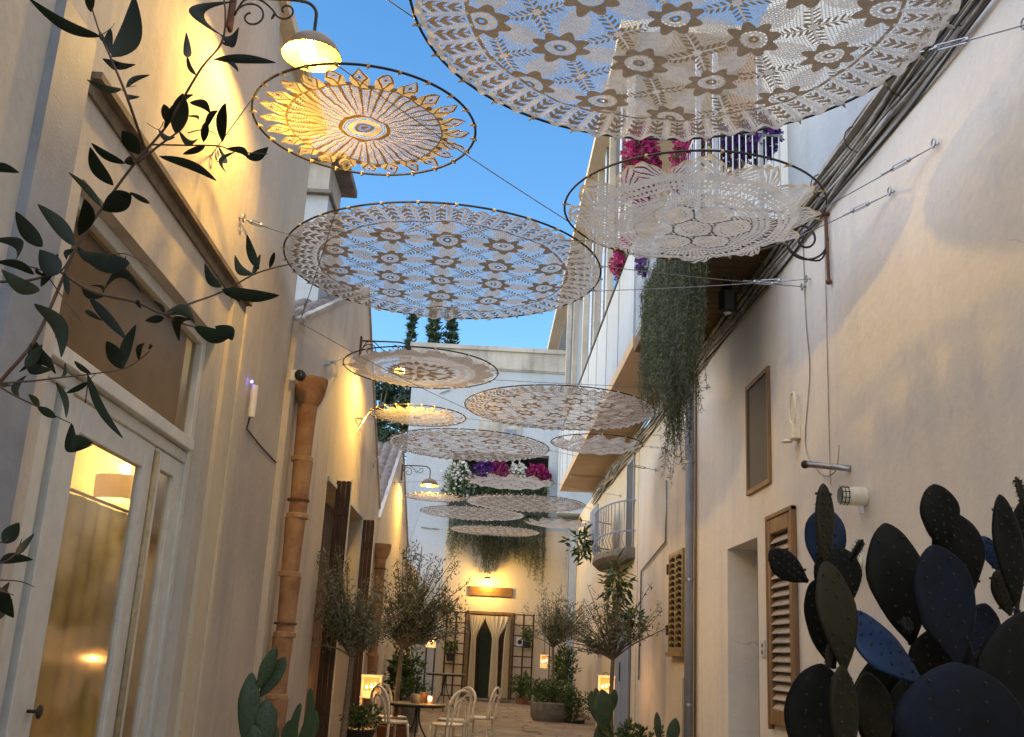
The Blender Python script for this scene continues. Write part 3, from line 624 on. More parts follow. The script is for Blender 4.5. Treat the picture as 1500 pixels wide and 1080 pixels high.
# ================================================================== LACE DOILIES
def frac(a): return a-np.floor(a)
def net(x, y, p, wd): return (frac((x+y)/p) < wd) | (frac((x-y)/p) < wd)
def patA(x, y, p=.335, fine=.02, rot=0, off=0.):
    c, s = math.cos(rot), math.sin(rot); xr, yr = x*c-y*s, x*s+y*c
    r = np.hypot(x, y); th = np.arctan2(y, x)
    m = np.zeros(x.shape, np.int8)
    inner = r < .79
    xr = xr+.010*np.sin(yr*9+2)+.006*np.sin(xr*17+yr*5); yr = yr+.010*np.sin(xr*8+1)+.005*np.sin(yr*19)
    u = xr/p; v = (yr-off)/p; fu = u-np.round(u); fv = v-np.round(v)
    rho = np.hypot(fu, fv); phi = np.arctan2(fv, fu)
    m[inner & net(xr, yr, fine, .31)] = 1
    # white dense nets between neighbouring flowers
    au, av = np.abs(fu), np.abs(fv)
    lens1 = ((.5-au)/.26)**2+(av/.17)**2 < 1; lens2 = ((.5-av)/.26)**2+(au/.17)**2 < 1
    ln = lens1 | lens2
    m[inner & ln & net(xr+yr, yr-xr, fine*1.3, .45)] = 1
    # leaf sprigs running to the flowers along the diagonals
    e = (au-av)/1.414; d = (au+av)/1.414
    spr = (np.abs(e) < .085) & (rho > .36) & (d > .3) & (d < .66)
    m[inner & spr & ~net(xr, yr, fine*1.5, .25)] = 0
    ch = frac(d/.072+np.abs(e)*9) < .5
    m[inner & spr & ch & (np.abs(e) > .012)] = 2
    m[inner & spr & (np.abs(e) <= .012)] = 1
    node = (np.hypot(.5-au, .5-av) < .05); m[inner & node] = 1
    # eight petalled flowers
    pr = .245+.105*np.abs(np.cos(4*phi+.35*np.sin(3*phi)*0))**1.6
    fl = rho < pr; m[inner & fl] = 2
    m[inner & (rho < .175)] = 1; m[inner & (rho < .175) & (rho > .15) & (np.cos(16*phi) > .3)] = 0
    m[inner & (rho < .105) & (rho > .088) & (np.cos(8*phi) > -.4)] = 0; m[inner & (rho < .07)] = 2; m[inner & (rho < .03)] = 0
    # border: cord, ladders and leaf pairs
    nb_ = 60; a = frac(th*nb_/(2*PI))-.5; bd = (r >= .79) & (r < .985)
    m[(r > .785) & (r < .80)] = 2
    t = (r-.80)/.175
    m[bd & (np.abs(a) > .43)] = 1; m[bd & (np.abs(a) > .36) & (np.abs(a) < .385)] = 1
    lf = bd & (np.abs(a) < .30) & (t > .06) & (t < .92)
    m[lf & (frac(t*4+np.abs(a)*2.2) < .58)] = 2; m[lf & (np.abs(a) < .03)] = 2
    m[bd & net(x, y, fine, .30) & (m == 0)] = 1
    edge = .975+.02*np.abs(np.cos(th*nb_/4))
    m[(r > .962) & (r < edge)] = 1
    return m
def patB(x, y):
    r = np.hypot(x, y); th = np.arctan2(y, x); m = np.zeros(x.shape, np.int8); K = 24
    a = np.abs(frac(th*K/(2*PI))-.5)*2; a3 = np.abs(frac(th*K*1.0/(2*PI)+.5)-.5)*2
    body = r < .70
    m[body & (frac(r/.024) < .42)] = 1; m[body & (frac(th*K*4/(2*PI)) < .38) & (r > .2)] = 1
    m[body & (a < .17) & (r > .24)] = 2; m[body & (a > .90) & (r > .3)] = 2
    for r0, r1, c in ((0, .035, 3), (.055, .085, 3), (.11, .155, 1), (.2, .235, 2)): m[(r >= r0) & (r < r1)] = c
    m[(r > .035) & (r < .055)] = 0
    lim = .72+.235*(1-a)**.55
    pet = (r >= .70) & (r < lim)
    m[pet] = 1; dd = a*1.7+np.abs(r-.84)/.12
    m[pet & (dd < 1.12) & (dd > .86)] = 3; m[pet & (dd < .7) & (frac(r/.02) < .5)] = 0; m[pet & (dd < .25)] = 3
    gap = pet & (a > .78) & (r < .80); m[gap] = 0
    rr2 = np.hypot(r-.735, (1-a)*.09); m[(rr2 < .028)] = 3
    m[(r > .695) & (r < .712)] = 2
    return m
def patC(x, y):
    r = np.hypot(x, y); th = np.arctan2(y, x); m = np.zeros(x.shape, np.int8); K = 12
    a = frac(th*K/(2*PI))-.5
    m[r < .48] = 1
    m[(r < .48) & (frac(r/.03) < .2)] = 0
    cs = [(0, 0)]+[(.30*math.cos(k*PI/3), .30*math.sin(k*PI/3)) for k in range(6)]
    inc = np.zeros(x.shape, bool)
    for cx, cy in cs:
        q = np.hypot(x-cx, y-cy); ci = q < .145; inc |= ci
        m[ci] = 1; m[ci & (q > .05) & (q < .062)] = 3; m[ci & (q > .085) & (q < .092) & (np.cos(np.arctan2(y-cy, x-cx)*14) > 0)] = 0
        m[(q > .146) & (q < .163) & (np.cos(np.arctan2(y-cy, x-cx)*20) > -.35) & (r < .47)] = 0
    bd = (r >= .48) & (r < .74); n6 = frac(th*110/(2*PI)+r*0)
    m[bd] = 1; m[bd & (frac(r/.045) < .38) & (n6 < .38)] = 0
    m[(r > .60) & (r < .64) & (frac(th*72/(2*PI)) < .5)] = 0
    lim = .80+.175*np.abs(np.cos(th*K/2))**.7
    ou = (r >= .74) & (r < lim); m[ou] = 1
    fan = np.arctan2(a*.45, (r-.70)); m[ou & (frac(fan*6) < .28) & (r > .80)] = 0
    m[ou & (r > lim-.02)] = 3
    return m
def patD(x, y):
    r = np.hypot(x, y); th = np.arctan2(y, x); m = np.zeros(x.shape, np.int8)
    m[(r < .93) & net(x, y, .03, .42)] = 1
    z = frac(th*24/(2*PI)); zz = np.abs(z-.5)*2
    m[(r > .30) & (r < .48) & (np.abs(r-.39) < .08*(1-zz))] = 2
    star = .30+.08*np.cos(8*th); m[(r < star)] = 1; m[(r < star-.08)] = 2; m[r < .12] = 1; m[r < .06] = 2
    m[(r > .52) & (r < .60)] = 1; m[(r > .66) & (r < .70)] = 1
    z = np.abs(frac(th*14/(2*PI))-.5)*2; pet = (r > .70) & (r < .80+.16*(1-z)**.6)
    m[pet] = 2; m[pet & net(x, y, .03, .3)] = 1; m[(r > .70) & (r < .72)] = 1
    return m
def lace(name, R, N, pat, parent, c, sag=0., wave=0., tilt=0., mats=None, rot=0.):
    g = np.linspace(-1.0, 1.0, N+1); h_ = (g[1]-g[0])/2
    X, Y = np.meshgrid(g[:-1]+h_, g[:-1]+h_, indexing='ij')
    cr, sr = math.cos(rot), math.sin(rot)
    mm = pat(X*cr-Y*sr, X*sr+Y*cr)
    ii, jj = np.nonzero(mm); mi = mm[ii, jj]-1
    S1 = N+1; Fq = np.stack([ii*S1+jj, (ii+1)*S1+jj, (ii+1)*S1+jj+1, ii*S1+jj+1], 1)
    u, inv = np.unique(Fq.ravel(), return_inverse=True)
    vx = g[u//S1]; vy = g[u % S1]; r = np.hypot(vx, vy); th = np.arctan2(vy, vx)
    z = -sag*(1-r**3)+wave*np.cos(12*th)*np.clip(r, 0, 1)**5+.012*np.sin(vx*11+vy*5+c[1])*np.cos(vy*9-vx*3)+.007*np.sin(vx*29)*np.cos(vy*31+c[0])-(.02*np.cos(30*th)**2)*np.clip((r-.82)*6, 0, 1)*R+tilt*vx*R
    V = np.stack([c[0]+vx*R, c[1]+vy*R, c[2]+z], 1)
    mt = mats or [M['lace'], M['lace_brown'], M['lace_gold']]
    return npmesh(name, V, inv.reshape(-1, 4), mi, mt, parent, ORG[parent.name])
ZD = 5.35
def doily(k, x, y, R, kind, N, label, z=ZD, tilt=0., rot=0., n_ties=28, group='crochet doilies strung across the alley'):
    t = thing('doily', (x, y, z), label, 'doily', group)
    rg = MB(); n = 96
    rr = .0095
    rg.tube([(x+R*math.cos(2*PI*i/n), y+R*math.sin(2*PI*i/n), z+tilt*R*math.cos(2*PI*i/n)) for i in range(n)], rr, 6, closed=True)
    rg.build('hoop', M['iron'], t, smooth=True)
    if kind == 'A': lace('lace', R*.995, N, lambda a, b: patA(a, b, fine=.0175 if N > 350 else .045, off=.14 if k == 3 else .03*k % .3), t, (x, y, z), .05, 0, tilt, [M['lace'], M['lace_brown'], M['lace_gold']], rot)
    if kind == 'B': lace('lace', R*.995, N, patB, t, (x, y, z), .03, 0, tilt, [M['lace_dim'], M['lace_gold2'], M['lace_brown2']] if k == 2 else [M['lace'], M['lace_gold'], M['lace_brown']], rot)
    if kind == 'C': lace('lace', R*.995, N, patC, t, (x, y, z), .17 if k == 4 else .12, .035, tilt, [M['lace'], M['lace_brown'], M['lace_gold']], rot)
    if kind == 'D': lace('lace', R*.995, N, patD, t, (x, y, z), .05, 0, tilt, [M['lace'], M['lace_brown'], M['lace_gold']], rot)
    ti = MB(); nn = {'A': 30, 'B': 24, 'C': 12, 'D': 14}[kind]
    for i in range(nn):
        a = 2*PI*(i+.5*(kind == 'B'))/nn+rot*0; cx, cy = x+R*math.cos(a), y+R*math.sin(a); cz = z+tilt*R*math.cos(a)
        ti.tube([(x+R*q_*math.cos(a+.006*(q_ > 1)), y+R*q_*math.sin(a+.006*(q_ > 1)), cz-dz_) for q_, dz_ in ((.955, .004), (.988, .002), (.998, .0), (1.008, .004), (1.022, .016))], [.005, .010, .021, .012, .005], 6)
    build_each(ti, 'tie', M['lace_gold'] if kind != 'A' else M['lace'], t)
    return t
DO = {
 1: (.98, 5.29, 1.62, 'A', 900, 'largest brown flowered doily overhead at top right, nearest of all'),
 2: (-1.08, 6.96, .83, 'B', 460, 'gold lit sunburst doily with pointed petals beside the near bell lamp'),
 3: (-.59, 9.89, 1.61, 'A', 700, 'wide brown flowered doily against the open sky, below the sunburst doily'),
 4: (1.63, 8.14, 1.11, 'C', 460, 'cream scalloped sagging doily hanging in front of the magenta balcony flowers'),
 5: (-1.04, 13.88, 1.08, 'D', 300, 'grey star patterned doily with a lamp glowing through it'),
 6: (1.06, 15.85, 1.51, 'A', 380, 'flowered doily just left of the long hanging green plant'),
 7: (-1.26, 16.92, .81, 'B', 260, 'small bright yellow doily between the star doily and a larger flowered one'),
 8: (-.42, 19.32, 1.53, 'A', 340, 'flowered doily directly above the terrace flowers, lit yellow at its left'),
 9: (1.94, 18.42, .84, 'C', 220, 'small pale scalloped doily under the ochre balcony soffit'),
 10: (.46, 23.22, 1.02, 'C', 220, 'grey doily hanging across the magenta and white terrace flowers'),
 11: (-1.37, 26.54, .77, 'B', 180, 'small doily right under the far bell lamp on the gable'),
 12: (.99, 26.71, 1.55, 'A', 260, 'flowered doily reaching from the terrace planter to the right cable run'),
 13: (-.42, 29.35, 1.48, 'A', 240, 'tan flowered doily with yellow left rim, below the far lamp'),
 14: (2.13, 30.42, 1.02, 'C', 180, 'yellowish doily at the right wall end, below the ochre soffit'),
 15: (.29, 33.2, 1.42, 'A', 220, 'farthest flat doily in front of the hanging plants above the sign'),
}
for k, (x, y, R, kd, N, lb) in DO.items():
    doily(k, x, y, R, kd, N, lb, z=ZD-(.03 if k == 15 else 0), rot={1: -.30, 3: -.07, 6: -.2, 8: .15, 12: .4, 13: -.3, 15: .1}.get(k, .3*k), tilt=.0)
# ------------------------------------------------------------------ wires with turnbuckles and eye bolts
def ringpt(k, deg): x, y, R = DO[k][:3]; a = math.radians(deg); return Vector((x+R*math.cos(a), y+R*math.sin(a), ZD))
def wire(a, b, label, buckle=None, eye=True):
    a = Vector(a); b = Vector(b); t = thing('support_wire', a, label, 'wire', 'steel wires carrying the doilies')
    m = MB(); L_ = (b-a).length; n = max(4, int(L_/.5))
    m.tube([a.lerp(b, i/n)+Vector((0, 0, -.012*L_*math.sin(PI*i/n)*.6)) for i in range(n+1)], .0045, 5); m.build('cable', M['wire'], t)
    d = (b-a).normalized()
    if eye:   # eye bolt in the wall at a
        side = Vector((1, 0, 0)) if a.x < 0 else Vector((-1, 0, 0))
        e = MB(); e.tube([a-side*.06, a+side*.01], .009, 6); e.tube(arc(a+side*.04, .034, 0, 2*PI, 14, (0, 1, 0), (0, 0, 1))[:-1], .007, 6, closed=True); e.build('eye_bolt', M['steel'], t)
    if buckle:
        p = a+d*buckle; q = MB(); up = Vector((0, 0, 1))
        for s in (-1, 1): q.tube([p+up*.018*s, p+d*.18+up*.018*s], .0055, 5)
        q.tube([p-d*.10, p+d*.02], .006, 5); q.tube([p+d*.16, p+d*.30], .006, 5); q.ball(p, .02, 5); q.ball(p+d*.18, .02, 5)
        q.build('turnbuckle', M['steel'], t)
ZW = 5.33
wire((XL, 4.9, 6.05), ringpt(1, 170), 'long thin wire from top left past the bell lamp to the largest doily')
wire((XR, 5.3, 5.40), ringpt(1, 10), 'wire with turnbuckle leaving the largest doily at the top right corner', .35)
wire((XL, 7.0, 5.05), ringpt(2, 215), 'pale wire between the left wall leaves and the sunburst doily')
wire(ringpt(2, 262), ringpt(4, 160), 'dark wire crossing the sky from the sunburst doily to the scalloped one', eye=False)
wire((XL, 7.95, 4.96), Vector((-1.86, 9.2, 5.3)), 'chain link wire from the left wall toward the wide flowered doily', .2)
wire((-1.8, 9.0, 5.33), ringpt(4, 135), 'thin wire crossing the sky above the wide flowered doily', eye=False)
wire((XR, 6.59, 5.28), ringpt(4, 60), 'upper of two wires tying the scalloped doily to the right wall', .3)
wire((XR, 7.41, 5.29), ringpt(4, 30), 'lower of two wires tying the scalloped doily to the right wall', .3)
wire((XR, 9.55, 5.34), ringpt(3, 15), 'upper wire running under the balcony to the wide flowered doily', .3)
wire((XR, 9.7, 5.31), ringpt(3, -12), 'lower wire running under the balcony to the wide flowered doily', .35)
wire((XL, 10.94, 5.03), ringpt(3, 235), 'short wire with turnbuckle left under the wide flowered doily', .25)
wire((XL, 11.0, 5.02), ringpt(6, 165), 'long slack wire from the left gable corner to the flowered doily by the hanging plant')
wire((XL, 12.7, 5.0), ringpt(5, 200), 'short wire above the clay drainpipe funnel to the star doily', .2)
wire((XR, 14.2, 5.4), ringpt(5, 20), 'wire from the star doily running behind the hanging plant')
wire((XR, 15.0, 5.35), ringpt(6, 10), 'short wire from the hanging plant side to the flowered doily', .2)
wire((XL, 16.0, 5.05), ringpt(7, 150), 'upper hooked wire between the lit wall and the small yellow doily', .2)
wire((XL, 16.4, 4.9), ringpt(7, 200), 'lower hooked wire between the lit wall and the small yellow doily', .2)
wire((XR, 17.2, 5.3), ringpt(7, 0), 'wire from the small yellow doily to the right wall over the ochre soffit line')
wire((XL, 19.0, 4.8), ringpt(8, 180), 'wire from the lit gable wall to the flowered doily above the flowers', .25)
wire((XR, 18.6, 4.95), ringpt(8, 0), 'wire from the flowered doily above the flowers to the right wall', .25)
wire((XR, 18.0, 5.25), ringpt(9, 0), 'short wire from the small pale doily to the right wall', .15)
wire((XL, 23.5, 5.2), ringpt(10, 180), 'wire from the far gable to the grey doily over the flowers')
wire((XR, 23.6, 5.2), ringpt(10, 0), 'wire from the grey doily over the flowers to the right wall')
wire((XL, 26.5, 5.2), ringpt(11, 180), 'very short wire holding the small doily under the far lamp')
wire((XR, 26.8, 5.2), ringpt(12, 0), 'short wire from the planter doily to the right cable run')
wire((XL, 29.2, 4.2), ringpt(13, 180), 'wire from the low yard wall to the tan flowered doily')
# ================================================================== LAMPS
def bell_lamp(bx, by, bz, label, base_z, energy, lit=WARM, scroll=True):
    t = thing('wall_lamp', (XL, by, base_z), label, 'lamp', 'bell shaped wall lamps')
    m = MB(); m.bevbox((XL-.0, by-.05, base_z-.22), (XL+.03, by+.05, base_z+.18), .01); m.build('wall_plate', M['rust'], t)
    top = bz+.47; m = MB()
    pts = [(XL+.03, by, top), (bx-.22, by, top+.01)]+arc((bx-.12, by, top-.12), .12, PI*.55, 0, 8)[1:]+[(bx, by, bz+.17)]
    m.tube(smooth_path(pts, 3), .013, 8); m.build('arm', M['iron'], t, smooth=True)
    m = MB()
    if scroll:
        s0 = spiral((XL+.17, by, top-.16), .13, .03, PI*1.0, -PI*1.4, 26)
        s1 = spiral((bx-.24, by, top-.09), .085, .02, -PI*.9, PI*1.25, 22)
        m.tube(s0, .008, 6); m.tube(smooth_path([s0[0], (XL+.10, by, top-.02), (XL+.22, by, top-.01), (XL+.34, by, top-.11), (bx-.34, by, top-.17), s1[0]], 4), .008, 6); m.tube(s1, .008, 6)
    m.build('scroll', M['iron'], t, smooth=True)
    c = (bx, by, bz); m = MB(); 
    out = [(.02, .19), (.035, .175), (.05, .165), (.10, .155), (.15, .125), (.19, .08), (.215, .03), (.228, .0)]
    m.lathe(out, c, 40); sh_ = m.build('shade', M['shade_out'], t, smooth=True)
    m = MB(); m.lathe([(r_-.004, z_-.004) for r_, z_ in out[::-1]], c, 40); m.build('shade_lining', M['shade_in'], sh_, smooth=True)
    m = MB(); prof = [(.001, -.075), (.03, -.068), (.052, -.045), (.062, -.01), (.055, .03), (.03, .07), (.02, .11)]
    m.lathe(prof, (bx-.03, by, bz+.035), 16); m.build('bulb', M['bulb'], t, smooth=True)
    l = point('lamp_light', (bx-.07, by, bz+.038), energy, lit, .045, t)
    return t
bell_lamp(-1.535, 6.95, 5.90, 'nearest bell lamp on scrolled bracket against the sky at top left', 6.30, 1)
bell_lamp(-1.40, 15.9, 5.84, 'bell lamp on the first gable, glowing behind the star doily', 6.2, 1)
bell_lamp(-1.48, 25.5, 5.49, 'far bell lamp on a curved arm against the pale end house', 5.8, 1)
t = thing('hanging_lamp', (.14, 34.6, 3.8), 'small bare lamp shining over the wooden sign of the end doorway', 'lamp')
m = MB(); m.tube([(.14, 35.0, 4.45), (.14, 34.6, 4.45), (.14, 34.6, 3.95)], .012, 6); m.build('rod', M['iron'], t)
m = MB(); m.lathe([(.02, .12), (.08, .10), (.15, .04), (.16, .03)], (.14, 34.6, 3.84), 20); m.build('shade', M['shade_out'], t, smooth=True)
m = MB(); m.ball((.14, 34.6, 3.80), .06); m.build('bulb', M['bulb'], t, smooth=True)
point('doorway_light', (.14, 34.55, 3.70), 1, WARM, .06, t)
LE = {'near': 112, 'mid': 140, 'far': 140, 'door': 46}
for o in bpy.data.objects:
    if o.type == 'LIGHT' and o.name.startswith('lamp_light'):
        o.data.energy = {'lamp_light': LE['near'], 'lamp_light.001': LE['mid'], 'lamp_light.002': LE['far']}[o.name]
    if o.name == 'doorway_light': o.data.energy = LE['door']
# black lantern under the balcony
t = thing('black_lantern', (2.75, 11.6, 5.75), 'black unlit lantern hanging under the dark balcony behind the green plant', 'lantern')
m = MB(); m.lathe([(.001, .40), (.03, .38), (.10, .26), (.115, .25)], (2.75, 11.6, 5.65), 6); m.lathe([(.115, .25), (.11, .02), (.07, 0), (.001, 0)], (2.75, 11.6, 5.65), 6); m.build('body', M['iron'], t)
m = MB(); m.tube([(2.75, 11.6, 6.05), (2.75, 11.6, 6.14)], .008); m.tube(arc((2.75, 11.6, 6.06), .05, 0, 2*PI, 12)[:-1], .007, 6, closed=True); m.build('hook', M['iron'], t)
m = MB(); m.lathe([(.05, -.002), (.03, -.02), (.001, -.025)], (2.75, 11.6, 5.65), 10); m.build('lens', M['plastic_white'], t)
# scroll bracket on right wall
t = thing('scroll_bracket', (XR, 9.0, 5.7), 'rusty wrought iron scroll bracket at the cables on the right wall', 'bracket')
m = MB(); m.tube([(XR-.03, 8.95, 5.78), (XR-.03, 8.93, 5.1)], .016, 6); m.ball((XR-.03, 8.93, 5.08), .03, 6); m.bevbox((XR-.24, 8.92, 5.76), (XR, 8.98, 5.79), .005); m.build('upright', M['rust'], t)
m = MB(); m.tube(spiral((XR-.25, 8.95, 5.50), .24, .02, PI*.15, -PI*3.4, 60), .011, 6); m.tube(smooth_path([(XR-.48, 8.95, 5.55), (XR-.34, 8.95, 5.35), (XR-.1, 8.95, 5.30), (XR-.02, 8.95, 5.5)], 5), .010, 6); m.build('scroll', M['iron'], t, smooth=True)
# ================================================================== CABLES on right wall
t = thing('cable_run', (XR, 12, 6.0), 'thick bundle of grey cables and pipes sagging along the right wall top', 'cable')
for k in range(9):
    m = MB(); pts = []; ph = random.random()*6; amp = .03+.03*random.random(); off = (k % 3)*.05; zo = -.12+.045*(k//1)*.9
    for i in range(90):
        y = 3.5+26*i/89; pts.append((XR-.03-off*.7-.02*math.sin(y*2.1+ph), y, 5.93+zo+amp*math.sin(y*1.35+ph)*(.6+.4*math.sin(y*.5))))
    m.tube(pts, (.013, .02, .011, .026, .012, .016, .010, .022, .012)[k], 6); m.build('cable', M['cable' if k % 3 else 'cable_dark'], t, smooth=True)
m = MB()
for i in range(14):
    y = 4.2+i*.93; m.tube(arc((XR-.07, y, 6.02), .13, 0, 2*PI, 14, (1, 0, 0), (0, 0, 1))[:-1], .006, 5, closed=True)
build_each(m, 'clip', M['iron'], t)
m = MB(); m.box((XR-.02, -4, 6.08), (XR, 10.38, 6.119)); m.box((XR-.12, -4, 6.12), (XR+.05, 10.38, 6.17)); props(m.build('string_course', M['plaster_old'], rbd))
# thin cables down the right wall
t = thing('drop_cables', (XR, 9.5, 4), 'two thin cables dropping down the right wall to a bracket pipe', 'cable')
m = MB(); m.tube(smooth_path([(XR-.012, 9.72, 5.9), (XR-.012, 9.70, 5.0), (XR-.012, 9.62, 4.4), (XR-.012, 9.82, 3.72), (XR-.02, 9.5, 3.42), (XR-.04, 9.15, 3.28), (XR-.03, 8.9, 3.30), (XR-.03, 8.8, 3.5)], 5), .006, 5)
m.build('loose_cable', M['cable'], t); m = MB(); m.tube([(XR-.01, 9.05, 5.9), (XR-.01, 9.1, 4.4), (XR-.01, 9.13, 3.2)], .005, 5); m.build('straight_cable', M['cable'], t)
t = thing('loop_device', (XR, 10.05, 3.8), 'round loop shaped wall fitting above the two dropping cables', 'wall fitting')
m = MB(); m.tube(arc((XR-.06, 10.05, 4.12), .13, 0, 2*PI, 24, (0, .8, 0), (0, 0, 1.3))[:-1], .012, 6, closed=True); m.build('loop', M['chair'], t, smooth=True)
m = MB(); m.bevbox((XR-.09, 9.98, 3.80), (XR, 10.12, 3.95), .008); m.tube([(XR-.05, 10.05, 3.95), (XR-.05, 10.05, 4.0)], .02, 6); m.lathe([(.06, 0), (.03, .03), (.001, .035)], (XR-.11, 10.1, 3.78), 10); m.build('base', M['chair'], t)
t = thing('pipe_stub', (XR, 8.9, 3.3), 'short grey pipe stub sticking out of the right wall above the cactus', 'pipe')
m = MB(); m.tube([(XR, 8.62, 3.26), (XR-.28, 8.95, 3.34)], .028, 10); m.build('pipe', M['steel'], t, smooth=True); m = MB(); m.ball((XR-.29, 8.96, 3.34), .038, 8); m.build('cap', M['iron'], t, smooth=True)
def spot(y, z, lab):
    t = thing('security_light', (XR, y, z), lab, 'wall light', 'cylinder lights on the right wall')
    m = MB(); m.lathe([(.001, 0), (.075, 0), (.078, .2), (.07, .21)], (XR-.21, y, z), 24, 'x'); m.build('housing', M['chair'], t, smooth='auto')
    m = MB(); m.lathe([(.001, -.004), (.068, -.004), (.07, .0)], (XR-.212, y, z), 20, 'x'); m.build('lens', M['lens'], t)
    m = MB()
    for k in range(-1, 2):
        m.tube(arc((XR-.19+.03*k, y, z), .0795, -PI*.5, PI*.5, 14, (0, -1, 0), (0, 0, 1)), .0035, 4)
    for a in (-.9, -.3, .3, .9): m.tube([(XR-.22, y-.08*math.cos(a), z+.08*math.sin(a)), (XR-.15, y-.08*math.cos(a), z+.08*math.sin(a))], .0035, 4)
    m.build('guard', M['iron'], t)
    m = MB(); m.tube([(XR-.04, y, z-.07), (XR-.04, y, z-.14)], .02, 8); m.build('sensor', M['plastic_white'], t)
spot(8.3, 2.97, 'upper cylinder light on the right wall above the cactus'); spot(8.5, 2.46, 'lower cylinder light on the right wall half hidden by cactus pads')
m = MB(); m.bevbox((XR-.02, 11.42, 1.68), (XR, 11.56, 1.86), .004); o = m.build('door_bell', M['plastic_white'], loc=(XR, 11.49, 1.68)); props(o, 'small doorbell plate between the dark doorway and the louvred shutter', 'doorbell')
q = MB(); q.box((XR-.024, 11.46, 1.71), (XR-.0201, 11.52, 1.75)); q.box((XR-.024, 11.46, 1.78), (XR-.0201, 11.52, 1.82)); q.build('buttons', M['wood_mid'], o)
# downpipe right
t = thing('downpipe', (XR-.08, 15.25, 0), 'tall grey metal downpipe on the right wall beside the gilded shutter', 'pipe')
m = MB(); m.tube([(XR-.08, 15.25, 0), (XR-.08, 15.25, 6.1)], .065, 16); m.build('pipe', M['grey_paint'], t, smooth=True)
m = MB()
for z in (1.0, 2.75, 4.5): m.lathe([(.07, -.02), (.074, -.018), (.074, .018), (.07, .02)], (XR-.08, 15.25, z), 16); m.tube([(XR-.08, 15.2, z), (XR, 15.2, z)], .012, 6)
m.build('clips', M['steel'], t)
m = MB(); m.tube([(XR-.03, 15.02, .2), (XR-.03, 15.02, 6.1)], .018, 8); o = m.build('conduit', M['wood_mid'], smooth=True); props(o, 'thin brown conduit running up beside the grey downpipe', 'pipe')
m = MB(); m.tube([(XR-.02, 17.6, 4.6), (XR-.02, 17.6, 3.55), (XR-.02, 20.3, 3.25), (XR-.02, 20.4, 1.2)], .018, 6); o = m.build('conduit', M['steel'], smooth=True); props(o, 'bent grey conduit on the wall left of the gilded shutter', 'pipe')
# left wall pieces: clay pipes, camera, led lamp
def claypipe(x, y, ztop, lab, r=.105):
    t = thing('clay_drainpipe', (x, y, 0), lab, 'drainpipe', 'terracotta drainpipes on the left houses')
    segs = []; z = ztop-.30; k = 0; m = MB(); j = MB()
    m.lathe([(r*1.0, 0), (r*1.2, .03), (r*1.6, .14), (r*1.8, .26), (r*1.8, .31), (r*1.65, .31), (r*1.5, .2), (.001, .1)], (x, y, ztop-.31), 24); m.build('hopper', M['terracotta'], t, smooth='auto')
    m = MB(); dx = 0
    while z > 0:
        L_ = .62; z0 = max(0, z-L_); o_ = .008*((k % 2)*2-1)
        m.lathe([(r*.92, 0), (r*.95, L_*.5), (r*1.05, z-z0-.01), (r*.9, z-z0)], (x+o_, y, z0), 20)
        j.lathe([(r*1.03, 0), (r*1.13, .01), (r*1.13, .05), (r*1.03, .06)], (x+o_, y, z0-.02), 20)
        z = z0; k += 1
    m.build('pipe', M['terracotta'], t, smooth='auto'); build_each(j, 'joint', M['terracotta_joint'], t, smooth='auto')
    m = MB(); 
    for z in (1.75, 3.05): m.lathe([(r*1.14, 0), (r*1.16, .012), (r*1.14, .024)], (x, y, z), 20)
    build_each(m, 'strap', M['rust'], t)
claypipe(-2.05, 11.15, 4.42, 'near terracotta drainpipe with funnel beside the olive tree')
claypipe(-2.07, 20.9, 3.55, 'far terracotta drainpipe with bowl top between the two gables')
t = thing('security_camera', (XL, 10.4, 4.2), 'white security camera with black lens above the near clay drainpipe', 'camera')
p = at(447, 552, 10.7); m = MB(); m.bevbox((XL, p.y-.04, p.z-.06), (XL+.08, p.y+.09, p.z+.06), .01); m.build('housing', M['plastic_white'], t)
m = MB(); m.lathe([(.001, -.06), (.055, -.06), (.06, .0)], (XL+.12, p.y-.02, p.z), 16, 'y'); m.build('lens', M['lens'], t, smooth=True)
m = MB(); m.tube([(XL-.05, 10.75, p.z+.07), (XL-.05, 10.8, 5.0)], .006, 5); m.build('cord', M['cable'], t)
t = thing('motion_sensor', (XL-.05, 9.25, 3.7), 'white tubular wall device with a small blue light beside the door pilaster', 'sensor')
m = MB(); m.tube([(XL-.01, 9.25, 3.55), (XL-.01, 9.25, 3.85)], .035, 12); m.build('tube', M['plastic_white'], t, smooth='auto')
m = MB(); m.ball((XL-.03, 9.19, 3.87), .014, 6); m.build('indicator', M['led'], t)
m = MB(); m.tube([(XL-.03, 9.27, 3.55), (XL-.05, 9.3, 3.45), (XL-.06, 10.0, 3.42), (XL-.06, 10.8, 3.40)], .008, 5); m.build('cord', M['cable_dark'], t)
